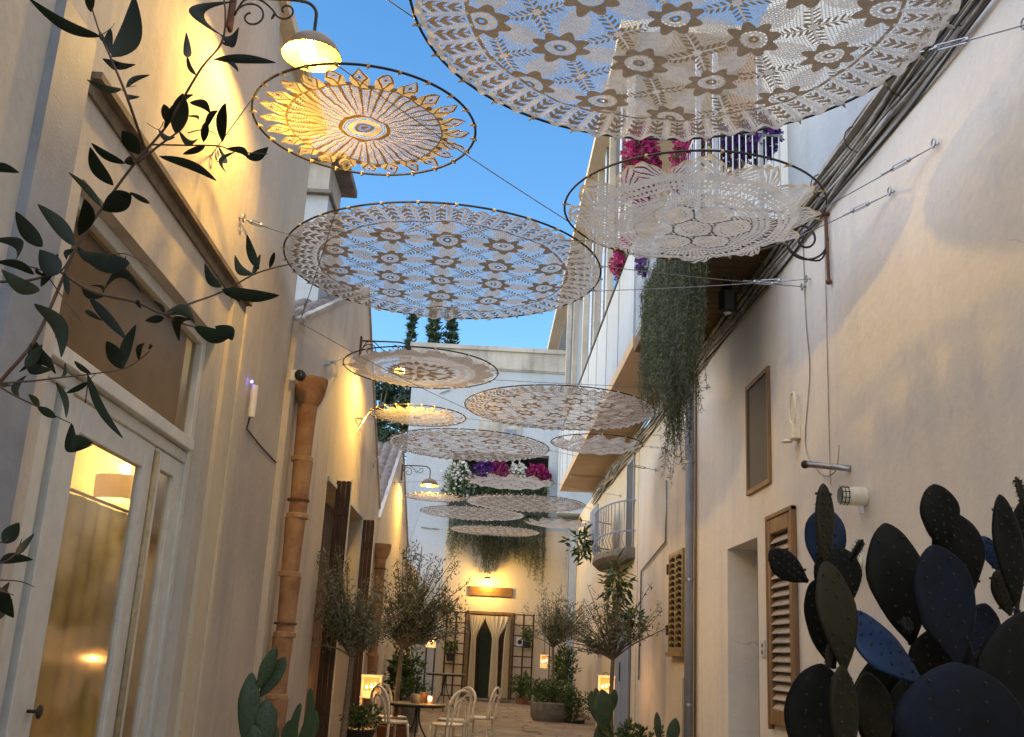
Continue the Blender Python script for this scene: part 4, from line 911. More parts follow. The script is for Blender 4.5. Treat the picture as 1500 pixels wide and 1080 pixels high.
# ================================================================== PLANTS
def leaves_mesh(name, P, D, U, L, Wd, mi, mats, parent, org, fold=.0):
    """diamond leaves: base P, direction D, side U (unit), length L, width Wd"""
    L = L[:, None]; Wd = Wd[:, None]; Nn = np.cross(D, U)
    a = P; b = P+D*L*.45+U*Wd*.5+Nn*Wd*fold; c = P+D*L; d = P+D*L*.45-U*Wd*.5+Nn*Wd*fold
    V = np.stack([a, b, c, d], 1).reshape(-1, 3); Fq = np.arange(len(V)).reshape(-1, 4)
    return npmesh(name, V, Fq, mi, mats, parent, org)
def unit(v): return v/np.maximum(1e-9, np.linalg.norm(v, axis=-1, keepdims=True))
def crown_tree(name, base, fork, blobs, nleaf, ll, lw, mats, label, cat, group=None, rtrunk=.05, pot=None, droop=.0, gaps=.4, nbr=26, lean=(0, 0)):
    t = thing(name, base, label, cat, group); base = Vector(base); fork = Vector(fork)
    m = MB(); mid = base.lerp(fork, .5)+Vector((random.uniform(-.03, .03), 0, 0))
    m.tube(smooth_path([base, mid, fork], 4), rtrunk, 8, rtrunk*.65); m.build('trunk', M['bark'], t, smooth=True)
    m = MB(); P = []; D = []
    wts = np.array([b[1][0]*b[1][1]*b[1][2] for b in blobs]); wts = wts/wts.sum()
    for i in range(nbr):
        b = blobs[RNG.choice(len(blobs), p=wts)]; v = unit(RNG.normal(size=3))*RNG.uniform(.45, 1.22)
        v = v*(1+.22*math.sin(5*v[0]+3*v[2]+b[0][1])); tip = Vector(b[0])+Vector((v[0]*b[1][0], v[1]*b[1][1], v[2]*b[1][2]-.05))
        md = fork.lerp(tip, .5)+Vector((RNG.uniform(-.06, .06), RNG.uniform(-.06, .06), RNG.uniform(-.02, .10)))
        path = smooth_path([fork, fork.lerp(md, .5)+Vector((RNG.uniform(-.03, .03), 0, .03)), md, tip], 4)
        m.tube(path, rtrunk*.32, 5, .004)
        for q in range(int(nleaf/nbr)):
            s = RNG.uniform(.40, 1.0)**.8; ix = min(len(path)-2, int(s*(len(path)-1))); pt = path[ix].lerp(path[ix+1], RNG.random())
            dd = unit(np.array(path[ix+1]-path[ix])+RNG.normal(size=3)*.75+np.array([0, 0, .25-droop]))
            off = RNG.normal(size=3)*np.array(b[1])*.085
            P.append(np.array(pt)+off); D.append(dd)
    m.build('branches', M['bark'], t, smooth=True)
    P = np.array(P); D = np.array(D); keep = RNG.random(len(P)) > 0
    # carve light gaps through the crown
    gp = np.sin(P[:, 0]*17+P[:, 2]*5)+np.sin(P[:, 2]*15-P[:, 1]*7+1)+np.sin(P[:, 1]*13+P[:, 0]*9)
    keep &= gp > (-1.7+gaps)
    P = P[keep]; D = D[keep]; n = len(P); U = unit(np.cross(D, RNG.normal(size=(n, 3))))
    mi = (RNG.random(n) < .35).astype(int)
    leaves_mesh('foliage', P, D, U, ll*RNG.uniform(.6, 1.3, n), lw*RNG.uniform(.7, 1.2, n), mi, mats, t, ORG[t.name])
    if pot:
        r_, h_, mt = pot; m = MB(); m.lathe([(.001, 0), (r_*.75, 0), (r_, h_), (r_*1.06, h_), (r_*1.06, h_+.03), (r_*.92, h_+.03), (r_*.9, h_-.02), (.001, h_-.02)], base, 24); m.build('pot', M[mt], t, smooth='auto')
    return t
OL = [M['olive1'], M['olive2']]; GR = [M['green1'], M['green2']]
crown_tree('olive_tree', (-1.70, 14, 0), (-1.66, 14, 1.42), [((-1.95, 14, 2.2), (.50, .5, .55)), ((-1.45, 14, 2.05), (.45, .45, .48)), ((-1.98, 14, 2.6), (.3, .3, .32))], 7000, .068, .016, OL, 'olive tree with a bushy crown in front of the open brown gate', 'tree', 'potted olive trees along the alley', pot=(.25, .3, 'pot_clay'), gaps=.6, nbr=70)
crown_tree('olive_tree', (-1.28, 17.2, 0), (-1.25, 17.2, 1.55), [((-1.0, 17.2, 2.35), (.75, .6, .58)), ((-.70, 17.2, 2.75), (.50, .45, .50)), ((-1.25, 17.2, 3.0), (.36, .35, .42)), ((-1.55, 17.2, 2.2), (.40, .35, .45)), ((-.55, 17.2, 2.1), (.35, .35, .35))], 9000, .080, .020, OL, 'taller olive tree reaching over the cafe table toward the end doorway', 'tree', 'potted olive trees along the alley', pot=(.28, .35, 'pot_clay'), gaps=.55, nbr=90)
crown_tree('olive_tree', (1.87, 27, .3), (1.87, 27, 1.75), [((1.85, 27, 2.65), (.75, .6, .62)), ((2.45, 27, 2.55), (.60, .5, .52))], 6000, .085, .021, OL, 'olive tree standard rising from the cement planter near the end house', 'tree', 'potted olive trees along the alley', gaps=.6, nbr=70)
crown_tree('sparse_tree', (2.23, 17.5, 0), (2.21, 17.5, 1.55), [((1.95, 17.5, 2.35), (.55, .5, .6)), ((2.75, 17.5, 2.4), (.50, .4, .42)), ((1.6, 17.5, 2.0), (.5, .35, .3)), ((2.2, 17.5, 2.9), (.3, .3, .35))], 1900, .07, .024, OL, 'thin bare branched tree before the blue door on the right', 'tree', pot=(.24, .3, 'pot_clay'), gaps=.2, nbr=60)
# hanging broad leaf plants by the small balcony
def bush(name, c, r, n, ll, lw, mats, label, cat, pot=None, droop=0, group=None, flowers=None, fl_n=0, fl_s=.03, up=.3):
    t = thing(name, (c[0], c[1], c[2]-r[2]-(pot[1] if pot else 0)), label, cat, group)
    c = np.array(c); r = np.array(r); v = unit(RNG.normal(size=(n, 3)))*(RNG.random((n, 1))**.45)
    lump = 1+.22*np.sin(v[:, :1]*7+c[0]*9)+.15*np.sin(v[:, 2:]*9+c[1])
    P = c+v*r*lump; D = unit(v+RNG.normal(size=(n, 3))*.6+np.array([0, 0, up-droop])); U = unit(np.cross(D, RNG.normal(size=(n, 3))))
    leaves_mesh('foliage', P, D, U, ll*RNG.uniform(.6, 1.3, n), lw*RNG.uniform(.7, 1.2, n), (RNG.random(n) < .35).astype(int), mats, t, ORG[t.name])
    m = MB()
    for k in range(9):
        q = unit(RNG.normal(size=3))*.7; m.tube([(c[0], c[1], c[2]-r[2]*.95), (c[0]+q[0]*r[0]*.4, c[1]+q[1]*r[1]*.4, c[2]-r[2]*.3), (c[0]+q[0]*r[0], c[1]+q[1]*r[1], c[2]+q[2]*r[2]*.8)], .008, 4, .003)
    m.build('stems', M['twig'], t)
    if flowers: blossoms(flowers, c+unit(RNG.normal(size=(fl_n, 3)))*r*1.02, fl_s, t)
    if pot:
        r_, h_, mt = pot; z0 = c[2]-r[2]-h_; m = MB(); m.lathe([(.001, 0), (r_*.78, 0), (r_, h_), (r_*1.05, h_), (r_*1.05, h_+.025), (r_*.9, h_+.02), (.001, h_-.0)], (c[0], c[1], z0), 22); m.build('pot', M[mt], t, smooth='auto')
    return t
def blossoms(key, C, s, parent, name='flowers'):
    n = len(C); V = []; 
    for k in range(5):
        a = 2*PI*k/5; ax = unit(RNG.normal(size=(n, 3))) if k == 0 else ax
        if k == 0: U = unit(np.cross(ax, RNG.normal(size=(n, 3)))); Wv = np.cross(ax, U)
        d = U*math.cos(a)+Wv*math.sin(a); e = -U*math.sin(a)+Wv*math.cos(a)
        V.append(np.stack([C, C+d*s*.7+e*s*.4+ax*s*.2, C+d*s*1.1+ax*s*.3, C+d*s*.7-e*s*.4+ax*s*.2], 1))
    V = np.concatenate(V).reshape(-1, 3)
    return npmesh(name, V, np.arange(len(V)).reshape(-1, 4), np.zeros(len(V)//4), [M[key]], parent, ORG[parent.name])
bush('leafy_plant', (2.46, 19.2, 2.9), (.26, .3, .50), 210, .22, .06, GR, 'broad leaved dark plant hanging below the small round balcony', 'plant', droop=.9)
bush('leafy_plant', (2.62, 18.6, 2.2), (.34, .3, .24), 300, .14, .05, GR, 'dense green bush in front of the blue door top', 'plant')
bush('balcony_plant', (2.30, 24.4, 4.15), (.32, .3, .40), 170, .24, .065, GR, 'dark leafy pot plant sitting on the small round balcony', 'plant', droop=.5)
# hanging curtains of trailing plant
def trailing(name, label, starts, lens, parent_loc, mats, dens=44, thick=.005, spread=.1, leaf=.055, lw=.006, group=None):
    t = thing(name, parent_loc, label, 'hanging plant', group); P = []; D = []; st = MB()
    for (x, y, z), L_ in zip(starts, lens):
        n = int(L_*dens); ph = RNG.random(3)*6; ax, ay = RNG.normal(size=2)*spread
        s = np.linspace(0, 1, max(4, n)); zz = z-L_*s+.12*np.sin(PI*np.minimum(1, s*6))*1.0
        xx = x+ax*s*.8+.035*np.sin(s*9+ph[0]); yy = y+ay*s*.8+.035*np.sin(s*8+ph[1])
        pts = np.stack([xx, yy, zz], 1)
        sel = pts[::max(1, len(pts)//9)]; st.tube([Vector(q) for q in sel], thick, 4, thick*.4)
        P.append(pts); D.append(np.tile([0, 0, -.55], (len(pts), 1))+RNG.normal(size=(len(pts), 3))*.62)
    st.build('stems', mats[0], t)
    P = np.concatenate(P); D = unit(np.concatenate(D)); n = len(P); U = unit(np.cross(D, RNG.normal(size=(n, 3))))
    leaves_mesh('foliage', P, D, U, leaf*RNG.uniform(.5, 1.5, n), lw*RNG.uniform(.7, 1.4, n), (RNG.random(n) < .4).astype(int), mats, t, ORG[t.name])
    return t
st = []; ln = []
for i in range(760):
    y = RNG.uniform(10.5, 13.6); x = 2.14+RNG.uniform(-.13, .11); u_ = (y-10.35)/3.35
    base = 1.55+1.1*math.exp(-((y-11.5)/.35)**2)+.45*math.exp(-((y-10.5)/.18)**2)-.15*u_
    st.append((x, y, 6.52+RNG.uniform(-.1, .12))); ln.append(base*RNG.uniform(.6, 1.08)+.15)
trailing('trailing_plant', 'long dense grey green plant hanging like a curtain from the right balcony', st, ln, (2.1, 12, 6.3), [M['hang1'], M['hang2']], dens=70, leaf=.06, lw=.008, spread=.045)
st = []; ln = []
for i in range(330):
    x = RNG.uniform(-1.25, 2.0); c_ = .5+.5*math.sin(x*3.3+1); 
    st.append((x, 34.72+RNG.uniform(-.12, .12), 5.95+RNG.uniform(-.25, .2))); ln.append((1.15+.75*c_+(.35 if x > 1.0 else 0))*RNG.uniform(.55, 1.0))
trailing('trailing_plant', 'dark plants trailing down from the end house terrace above the sign', st, ln, (.4, 34.8, 5.9), [M['hang1'], M['hang2']], dens=34, leaf=.10, lw=.016, spread=.06)
# balcony flowers
def flowerbed(label, cx, cy, cz, rx, ry, rz, key, nf, nl, fs=.045, name='flower_bush', ll=.07, lw=.035):
    t = thing(name, (cx, cy, cz-rz), label, 'flowers'); c = np.array([cx, cy, cz]); r = np.array([rx, ry, rz])
    v = unit(RNG.normal(size=(nl, 3)))*RNG.random((nl, 1))**.5; P = c+v*r; D = unit(v+RNG.normal(size=(nl, 3))*.7); U = unit(np.cross(D, RNG.normal(size=(nl, 3))))
    leaves_mesh('foliage', P, D, U, ll*RNG.uniform(.6, 1.3, nl), lw*RNG.uniform(.7, 1.2, nl), (RNG.random(nl) < .4).astype(int), GR, t, ORG[t.name])
    v = unit(RNG.normal(size=(nf, 3)))*(.75+.3*RNG.random((nf, 1))); v *= (1+.2*np.sin(v[:, :1]*9+v[:, 2:]*7)); blossoms(key, c+v*r, fs, t)
    return t
flowerbed('large magenta bougainvillea mass at the balcony corner above the scalloped doily', 2.12, 14.7, 9.1, .27, .42, .6, 'magenta', 1000, 900, .045)
flowerbed('low magenta blossoms on the parapet below the scalloped doily edge', 2.12, 16.6, 8.28, .2, .7, .22, 'magenta', 420, 300, .045)
flowerbed('purple petunias on the balcony railing below the largest doily', 2.88, 10.6, 7.45, .22, .25, .30, 'purple', 330, 260, .042)
flowerbed('small purple blossoms spilling over the top of the hanging balcony plant', 2.12, 14.0, 7.15, .14, .28, .14, 'purple', 120, 80, .035)
flowerbed('dark purple petunia cluster between the railing bars under the largest doily', 2.55, 10.7, 7.35, .2, .2, .25, 'purple', 200, 260, .04)
flowerbed('magenta and green blossoms behind the balcony railing bars', 2.2, 11.4, 7.5, .16, .6, .4, 'magenta', 330, 500, .042)
# terrace flowers on end house
flowerbed('white flowering bush trailing at the left end of the far terrace', -1.05, 34.85, 7.0, .55, .3, .85, 'petal_white', 420, 1300, .055, ll=.10, lw=.05)
flowerbed('purple flower cluster on the far terrace left of centre', -.15, 34.85, 7.5, .4, .25, .34, 'purple', 420, 300, .055)
flowerbed('pink magenta cluster at the middle of the far terrace', .35, 34.85, 7.5, .4, .25, .34, 'magenta', 330, 300, .055)
flowerbed('white blossoms between the two magenta clusters of the far terrace', .98, 34.85, 7.5, .38, .25, .34, 'petal_white', 260, 500, .055)
flowerbed('deep magenta cluster at the right end of the far terrace', 1.65, 34.85, 7.5, .42, .25, .34, 'magenta', 620, 300, .055)
m = MB(); m.box((-1.3, 34.55, 6.05), (2.05, 34.99, 6.5)); props(m.build('terrace_planter', M['pot_black'], loc=(.4, 34.8, 6.05)), 'long dark planter box along the far terrace edge', 'planter')
n_ = 2600; v = np.stack([RNG.uniform(-1.3, 2.05, n_), RNG.uniform(34.45, 35.0, n_), RNG.uniform(5.9, 7.2, n_)], 1)
t = thing('terrace_hedge', (.4, 34.8, 6.5), 'dark green foliage filling the far terrace planter', 'plant'); D_ = unit(RNG.normal(size=(n_, 3))); leaves_mesh('foliage', v, D_, unit(np.cross(D_, RNG.normal(size=(n_, 3)))), .12*RNG.uniform(.6, 1.3, n_), .05*RNG.uniform(.7, 1.2, n_), (RNG.random(n_) < .15).astype(int), [M['green1'], M['green2']], t, ORG[t.name])
# trees beyond
def conifer(x, y, zb, zt, rad, label, n=2600):
    t = thing('conifer_tree', (x, y, 0), label, 'tree', 'conifers behind the end house')
    m = MB(); m.tube([(x, y, 0), (x, y, zt)], .22, 8, .02); m.build('trunk', M['bark'], t)
    P = []; D = []; H_ = zt-zb; rows = int(H_/.42)
    for i in range(rows):
        z = zb+H_*i/rows; rr = rad*(1-i/rows)**1.1*(1+.35*math.sin(i*1.9+x))+.05
        for b in range(9):
            a = RNG.uniform(0, 2*PI); L_ = rr*RNG.uniform(.6, 1.1)
            s = RNG.uniform(.15, 1, int(n/rows/9)+2); ca, sa = math.cos(a), math.sin(a)
            px = x+ca*L_*s; py = y+sa*L_*s; pz = z+.28*L_*s-.15*L_*s**2
            P.append(np.stack([px, py, pz], 1)+RNG.normal(size=(len(s), 3))*.06); D.append(np.tile([ca*.5, sa*.5, .7], (len(s), 1))+RNG.normal(size=(len(s), 3))*.35)
    P = np.concatenate(P); D = unit(np.concatenate(D)); n2 = len(P)
    leaves_mesh('crown', P, D, unit(np.cross(D, RNG.normal(size=(n2, 3)))), .42*RNG.uniform(.4, 1.0, n2), .10*RNG.uniform(.7, 1.3, n2), (RNG.random(n2) < .35).astype(int), [M['conifer1'], M['conifer2']], t, ORG[t.name])
conifer(-4.35, 50, 11.5, 18.1, .6, 'narrow conifer left of the trio above the end house parapet')
conifer(-3.25, 50, 11.5, 18.9, 1.15, 'tallest conifer in the middle of the trio above the parapet', 3600)
conifer(-2.35, 50, 11.5, 18.6, .75, 'thin conifer at the right of the trio above the parapet')
def blobtree(x, y, z0, c, r, n, label, mats, ll=.3):
    t = thing('broadleaf_tree', (x, y, 0), label, 'tree'); m = MB(); m.tube([(x, y, 0), (x+.1, y, z0*.6), (c[0], c[1], c[2])], .25, 8, .08)
    for k in range(9):
        q = unit(RNG.normal(size=3)); m.tube([(c[0], c[1], c[2]-r[2]*.8), (c[0]+q[0]*r[0]*.9, c[1]+q[1]*r[1]*.9, c[2]+abs(q[2])*r[2]*.6)], .06, 5, .02)
    m.build('trunk', M['bark'], t)
    cl = unit(RNG.normal(size=(38, 3)))*RNG.uniform(.4, 1, (38, 1)); P = (cl[RNG.integers(0, 38, n)]+RNG.normal(size=(n, 3))*.14)*np.array(r)+np.array(c)
    D = unit(RNG.normal(size=(n, 3))+np.array([0, 0, .3])); leaves_mesh('crown', P, D, unit(np.cross(D, RNG.normal(size=(n, 3)))), ll*RNG.uniform(.5, 1.2, n), ll*.35*RNG.uniform(.7, 1.3, n), (RNG.random(n) < .35).astype(int), mats, t, ORG[t.name])
blobtree(-4.6, 40, 8, (-4.5, 40, 10.9), (1.35, 1.2, 1.1), 2200, 'dark pine crown behind the left gable, beside the end house', [M['conifer1'], M['conifer2']])
blobtree(-4.5, 38.5, 7, (-4.2, 38.5, 8.9), (1.1, 1.0, .55), 1500, 'low dark tree crown just above the gable roof tiles', [M['conifer1'], M['green1']])
# planters at floor right
t = thing('cement_planter', (1.87, 26.6, 0), 'large round grey cement planter full of low green shrubs', 'planter')
m = MB(); m.lathe([(.001, 0), (.46, 0), (.52, .1), (.53, .42), (.50, .45), (.46, .45), (.45, .4), (.001, .4)], (1.87, 26.6, 0), 36); m.build('bowl', M['cement'], t, smooth='auto')
m = MB(); m.lathe([(.001, .41), (.44, .405)], (1.87, 26.6, 0), 24); m.build('soil', M['soil'], t)
bush('low_shrub', (1.87, 26.6, .66), (.62, .5, .26), 1700, .09, .03, GR, 'low green shrubs spilling from the large cement planter', 'shrub')
bush('round_shrub', (2.42, 26.2, .42), (.36, .34, .36), 1300, .08, .03, GR, 'round potted shrub right of the cement planter', 'shrub', pot=(.24, .18, 'pot_black'))
bush('round_shrub', (2.20, 28.0, .95), (.30, .28, .28), 700, .08, .03, GR, 'small bushy shrub behind the cement planter', 'shrub', pot=(.2, .7, 'cement'))
bush('doorside_shrub', (1.45, 34.3, .55), (.34, .3, .40), 900, .10, .045, [M['green2'], M['green1']], 'light green bush at the foot of the right trellis', 'shrub', pot=(.22, .2, 'pot_clay'))
bush('doorside_shrub', (2.05, 33.4, .45), (.5, .3, .34), 900, .10, .04, GR, 'darker bush between the trellis bush and the cement planter', 'shrub', pot=(.25, .2, 'cement'))
bush('tall_pot_plant', (2.38, 29.5, 1.35), (.34, .3, .45), 420, .18, .06, GR, 'tall leafy plant on a stand beside the far hanging lantern', 'plant', pot=(.16, .75, 'plastic_white'))
bush('hanging_pot', (1.55, 34.6, 2.15), (.22, .15, .24), 320, .10, .045, [M['green2'], M['green1']], 'green plant in a dark pot hung on the right trellis', 'plant', pot=(.13, .18, 'pot_black'))
bush('hanging_pot', (-.93, 34.6, 1.62), (.24, .15, .22), 320, .10, .045, [M['green2'], M['green1']], 'green plant in a dark pot hung on the left trellis', 'plant', pot=(.13, .2, 'pot_black'))
bush('leafy_plant', (-1.75, 25.2, 1.0), (.42, .3, .65), 700, .17, .07, GR, 'bright leafy plant standing beyond the cafe table', 'plant', pot=(.2, .3, 'pot_clay'))
bush('flower_pot', (-1.66, 15.6, .58), (.32, .26, .18), 900, .06, .028, GR, 'dark green potted plant with tiny white blooms under the left lantern', 'plant', pot=(.24, .12, 'pot_black'), flowers='petal_white', fl_n=16, fl_s=.018)
bush('flower_pot', (-1.23, 20.5, .85), (.30, .28, .20), 700, .07, .03, GR, 'round green pot plant behind the cafe table', 'plant', pot=(.2, .62, 'cement'))
bush('floor_pot', (2.35, 15.9, .45), (.40, .3, .22), 700, .09, .035, GR, 'low green bush at the foot of the thin bare branched tree', 'plant', pot=(.22, .22, 'pot_clay'))
m = MB(); m.bevbox((-1.95, 15.35, .0), (-1.38, 15.85, .25), .01); o = m.build('wooden_crate', M['wood_mid'], loc=(-1.66, 15.6, 0)); props(o, 'brown wooden crate under the white bloomed potted plant', 'crate')
# ------------------------------------------------------------------ lanterns
def lantern(name, c, w_, d_, h_, label, col='chair', e=3, stand=None, group='candle lanterns'):
    t = thing(name, (c[0], c[1], c[2]), label, 'lantern', group); x, y, z = c; m = MB(); p_ = .018
    for sx in (-1, 1):
        for sy in (-1, 1): m.bevbox((x+sx*w_/2-p_, y+sy*d_/2-p_, z), (x+sx*w_/2+p_, y+sy*d_/2+p_, z+h_), .003)
    m.bevbox((x-w_/2-.03, y-d_/2-.03, z-.03), (x+w_/2+.03, y+d_/2+.03, z-.0005), .004); m.bevbox((x-w_/2-.03, y-d_/2-.03, z+h_+.0005), (x+w_/2+.03, y+d_/2+.03, z+h_+.04), .004)
    m.build('frame', M[col], t)
    m = MB(); m.box((x-w_/2+p_, y-d_/2+.002, z+h_*.30), (x+w_/2-p_, y-d_/2+.006, z+h_)); m.box((x-w_/2+p_, y+d_/2-.006, z+h_*.30), (x+w_/2-p_, y+d_/2-.002, z+h_)); build_each(m, 'glow_glass', M['frost'], t)
    m = MB(); m.box((x-w_/2+p_, y-d_/2+.002, z), (x+w_/2-p_, y-d_/2+.006, z+h_*.30)); m.build('lower_panel', M[col], t)
    m = MB()
    for k in (-1, 0, 1):
        m.ball((x+k*w_*.25, y-d_/2-.005, z+h_*.55+.02*k), .017, 8, 1.5)
    build_each(m, 'flame', M['flame'], t, smooth=True)
    m = MB(); m.tube(arc((x, y, z+h_+.04), .05, 0, PI, 10), .006, 5); m.build('handle', M['iron'], t)
    if stand:
        m = MB()
        for sx in (-1, 1):
            for sy in (-1, 1): m.bevbox((x+sx*(w_/2)-.02, y+sy*d_/2-.02, 0), (x+sx*(w_/2)+.02, y+sy*d_/2+.02, z-.0305), .003)
        build_each(m, 'leg', M[stand], t)
    point('candle_light', (x, y-d_/2-.22, z+h_*.6), e*.7, (1, .45, .12), .04, t)
lantern('candle_lantern', (-1.72, 17.6, .78), .29, .22, .30, 'glowing white candle lantern on legs left of the bentwood chairs', e=5, stand='chair')
lantern('candle_lantern', (2.40, 20.0, .90), .27, .2, .32, 'glowing white candle lantern before the blue door on the right', e=5, stand='chair')
lantern('candle_lantern', (1.84, 30.0, 1.22), .18, .16, .30, 'small far lantern hanging beside the planter olive tree', e=2.5, stand=None)
m = MB(); m.tube([(1.84, 30.0, 1.58), (1.84, 30.0, 2.35), (2.0, 30.2, 2.45)], .008, 5); m.tube([(2.0, 30.2, 0), (2.0, 30.2, 2.45)], .015, 6); o = m.build('lantern_hook', M['iron'], loc=(2, 30.2, 0)); props(o, 'thin iron pole with hook holding the small far lantern', 'hook')
# far lit lantern through olive at left of end
lantern('candle_lantern', (-1.35, 29.6, 1.62), .24, .2, .22, 'lit lantern on the far table left of the doorway trellis', e=3, stand='wood_dark')
# ------------------------------------------------------------------ cafe furniture
def cafe_table(x, y, r, h, label):
    t = thing('cafe_table', (x, y, 0), label, 'table', 'round cafe tables')
    m = MB(); m.lathe([(.001, -.02), (r-.02, -.02), (r, -.012), (r, -.002), (r-.006, .0), (.001, .0)], (x, y, h), 40); m.build('tabletop', M['cement'], t, smooth='auto')
    m = MB(); m.lathe([(r-.05, -.05), (r-.04, -.05), (r-.04, -.021), (r-.05, -.021)], (x, y, h), 32); m.build('rim', M['iron'], t)
    for k in range(3):
        a = 2*PI*k/3+.5; c_, s_ = math.cos(a), math.sin(a); m = MB()
        m.tube(smooth_path([(x+c_*.02, y+s_*.02, h-.02), (x+c_*.05, y+s_*.05, h*.62), (x+c_*.16, y+s_*.16, h*.35), (x+c_*.34, y+s_*.34, .01)], 5), .013, 6); m.build('leg', M['iron'], t, smooth=True)
cafe_table(-.91, 16.86, .47, .75, 'round cafe table with lit candle in front of the olive tree')
cafe_table(-.85, 28.3, .55, .95, 'far dark table with a lamp in front of the left trellis')
def chair(x, y, rz, label):
    t = thing('bistro_chair', (x, y, 0), label, 'chair', 'cream bentwood bistro chairs'); t.rotation_euler = (0, 0, rz); ORG[t.name] = Vector((0, 0, 0)); t.scale = (1.18, 1.18, 1.08)
    m = MB(); m.lathe([(.001, .0), (.19, .0), (.205, .01), (.205, .028), (.19, .035), (.001, .03)], (0, 0, .44), 28); m.build('seat', M['chair'], t, smooth='auto')
    for (sx, sy) in ((-1, -1), (1, -1), (-1, 1), (1, 1)):
        m = MB(); m.tube(smooth_path([(sx*.15, sy*.14, .44), (sx*.17, sy*.16, .2), (sx*.20, sy*.20, 0)], 3), .018, 6); m.build('leg', M['chair'], t, smooth=True)
    m = MB(); m.tube(arc((0, 0, .22), .17, 0, 2*PI, 24, (1, 0, 0), (0, 1, 0))[:-1], .009, 6, closed=True); m.build('stretcher', M['chair'], t, smooth=True)
    m = MB()
    def bk(w_, h_, rr):
        pts = [(-w_, .17, .44), (-w_, .20, .44+h_*.55)]+[(w_*math.cos(PI-PI*i/10), .21+.03*math.sin(PI*i/10), .44+h_*.62+h_*.38*math.sin(PI*i/10)) for i in range(11)]+[(w_, .20, .44+h_*.55), (w_, .17, .44)]
        m.tube(smooth_path(pts, 3), rr, 6)
    bk(.20, .48, .019); bk(.12, .37, .013); m.build('backrest', M['chair'], t, smooth=True)
chair(-1.25, 16.35, PI*.70, 'cream bistro chair at the left of the candle table, nearest the lantern')
chair(-.42, 16.30, -PI*.72, 'cream bistro chair at the near right of the candle table')
chair(-1.34, 17.35, PI*.30, 'cream bistro chair at the far left behind the candle table')
chair(-.36, 17.35, -PI*.28, 'cream bistro chair at the far right behind the candle table')
chair(.08, 18.3, -PI*.6, 'single cream bistro chair standing alone right of the candle table')
t = thing('candle_glass', (-.72, 16.75, .75), 'lit candle glass standing on the round cafe table', 'candle')
m = MB(); m.lathe([(.001, 0), (.045, 0), (.05, .12), (.046, .12), (.042, .01), (.001, .01)], (-.72, 16.75, .75), 18); m.build('glass', M['frost'], t, smooth='auto')
m = MB(); m.ball((-.72, 16.70, .83), .028, 8, 1.3); m.build('flame', M['flame'], t, smooth=True); point('candle_light', (-.72, 16.6, .9), 1.5, (1, .5, .15), .03, t)
m = MB(); m.lathe([(.001, 0), (.07, 0), (.085, .05), (.08, .12), (.06, .14), (.001, .13)], (-.95, 16.8, .75), 18); o = m.build('stone_pot', M['cement'], smooth='auto'); props(o, 'small grey stone pot on the cafe table beside the candle', 'pot')
m = MB(); m.lathe([(.001, 0), (.05, 0), (.055, .15), (.05, .16), (.001, .16)], (-.83, 16.95, .75), 18); o = m.build('clay_cup', M['pot_clay'], smooth='auto'); props(o, 'clay cup behind the candle glass on the cafe table', 'cup')
# ================================================================== CACTI
PADN = 0
def pad_mesh(base, tip, width, face, thick=.028, seed=0, N=18, K=20):
    """one egg shaped prickly pear pad from base to tip; face = direction its flat side looks"""
    base = np.array(base); tip = np.array(tip); ax = tip-base; L_ = np.linalg.norm(ax); ax = ax/L_
    n = np.array(face, float); n -= ax*(n@ax); n = unit(n); s = np.cross(ax, n)
    rg = np.random.default_rng(seed); bend = rg.uniform(-.05, .05)*L_; V = []; F_ = []
    for i in range(N+1):
        t = i/N; tt = .5-.5*math.cos(PI*t)
        wv = (math.sin(PI*min(1, tt)**1.25))**.62 if 0 < tt < 1 else 0.
        wv = max(wv, .16 if i < N*.3 else 0) if tt < .3 else wv
        if i == 0: wv = .10
        if i == N: wv = .012
        hw = width/2*wv*(1+.035*math.sin(t*9+seed)+.02*math.sin(t*23+seed*2)); ht = thick/2*(.35+.65*wv)*(1.0 if wv > .3 else wv/.3+.1)
        cpt = base+ax*L_*tt+n*bend*math.sin(PI*tt)
        for j in range(K):
            a = 2*PI*j/K; ca, sa = math.cos(a), math.sin(a)
            V.append(cpt+s*(hw*ca*(1+.03*math.sin(3*t*PI+seed+ca*2))+width*.04*math.sin(t*PI)*math.sin(seed*1.7))+n*ht*(abs(sa)**.8)*np.sign(sa)*(1+.12*math.sin(t*12+ca*5+seed)))
    for i in range(N):
        for j in range(K): F_.append((i*K+j, i*K+(j+1) % K, (i+1)*K+(j+1) % K, (i+1)*K+j))
    F_.append(tuple(range(K-1, -1, -1))); F_.append(tuple(N*K+j for j in range(K)))
    sp = []
    for a in range(1, 7):
        for b in range(-2, 3):
            t = (a+.5*(b % 2))/7.5; wv = math.sin(PI*t**1.25)**.62
            if abs(b)*.21 > .42*wv or t > .95: continue
            for sg in (-1, 1): sp.append((base+ax*L_*t+s*width*b*.21*1.0+n*bend*math.sin(PI*t)+n*sg*thick*.46, n*sg))
    return V, F_, sp
def pad(parent, base, tip, width, face, key, thick=.028, spine='spine', sc=1.):
    global PADN; PADN += 1
    V, F_, sp = pad_mesh(base, tip, width, face, thick, PADN)
    m = MB(); m.add(V, F_); o = m.build('pad', M[key], parent, smooth=True)
    q = MB()
    for p, n in sp:
        p = Vector(p); n = Vector(n); q.ball(p, .0042*sc, 4)
        for k in range(3): d = (n+Vector(RNG.normal(size=3)*.5)).normalized(); q.add([p+Vector((.0012, 0, 0)), p-Vector((.0012, 0, 0)), p+d*.014*sc], [(0, 1, 2)])
    if sp: q.build('spines', M[spine], o)
    return o
cac = thing('prickly_pear_cactus', (1.35, 3.0, 0), 'huge dark prickly pear cactus filling the bottom right corner', 'cactus')
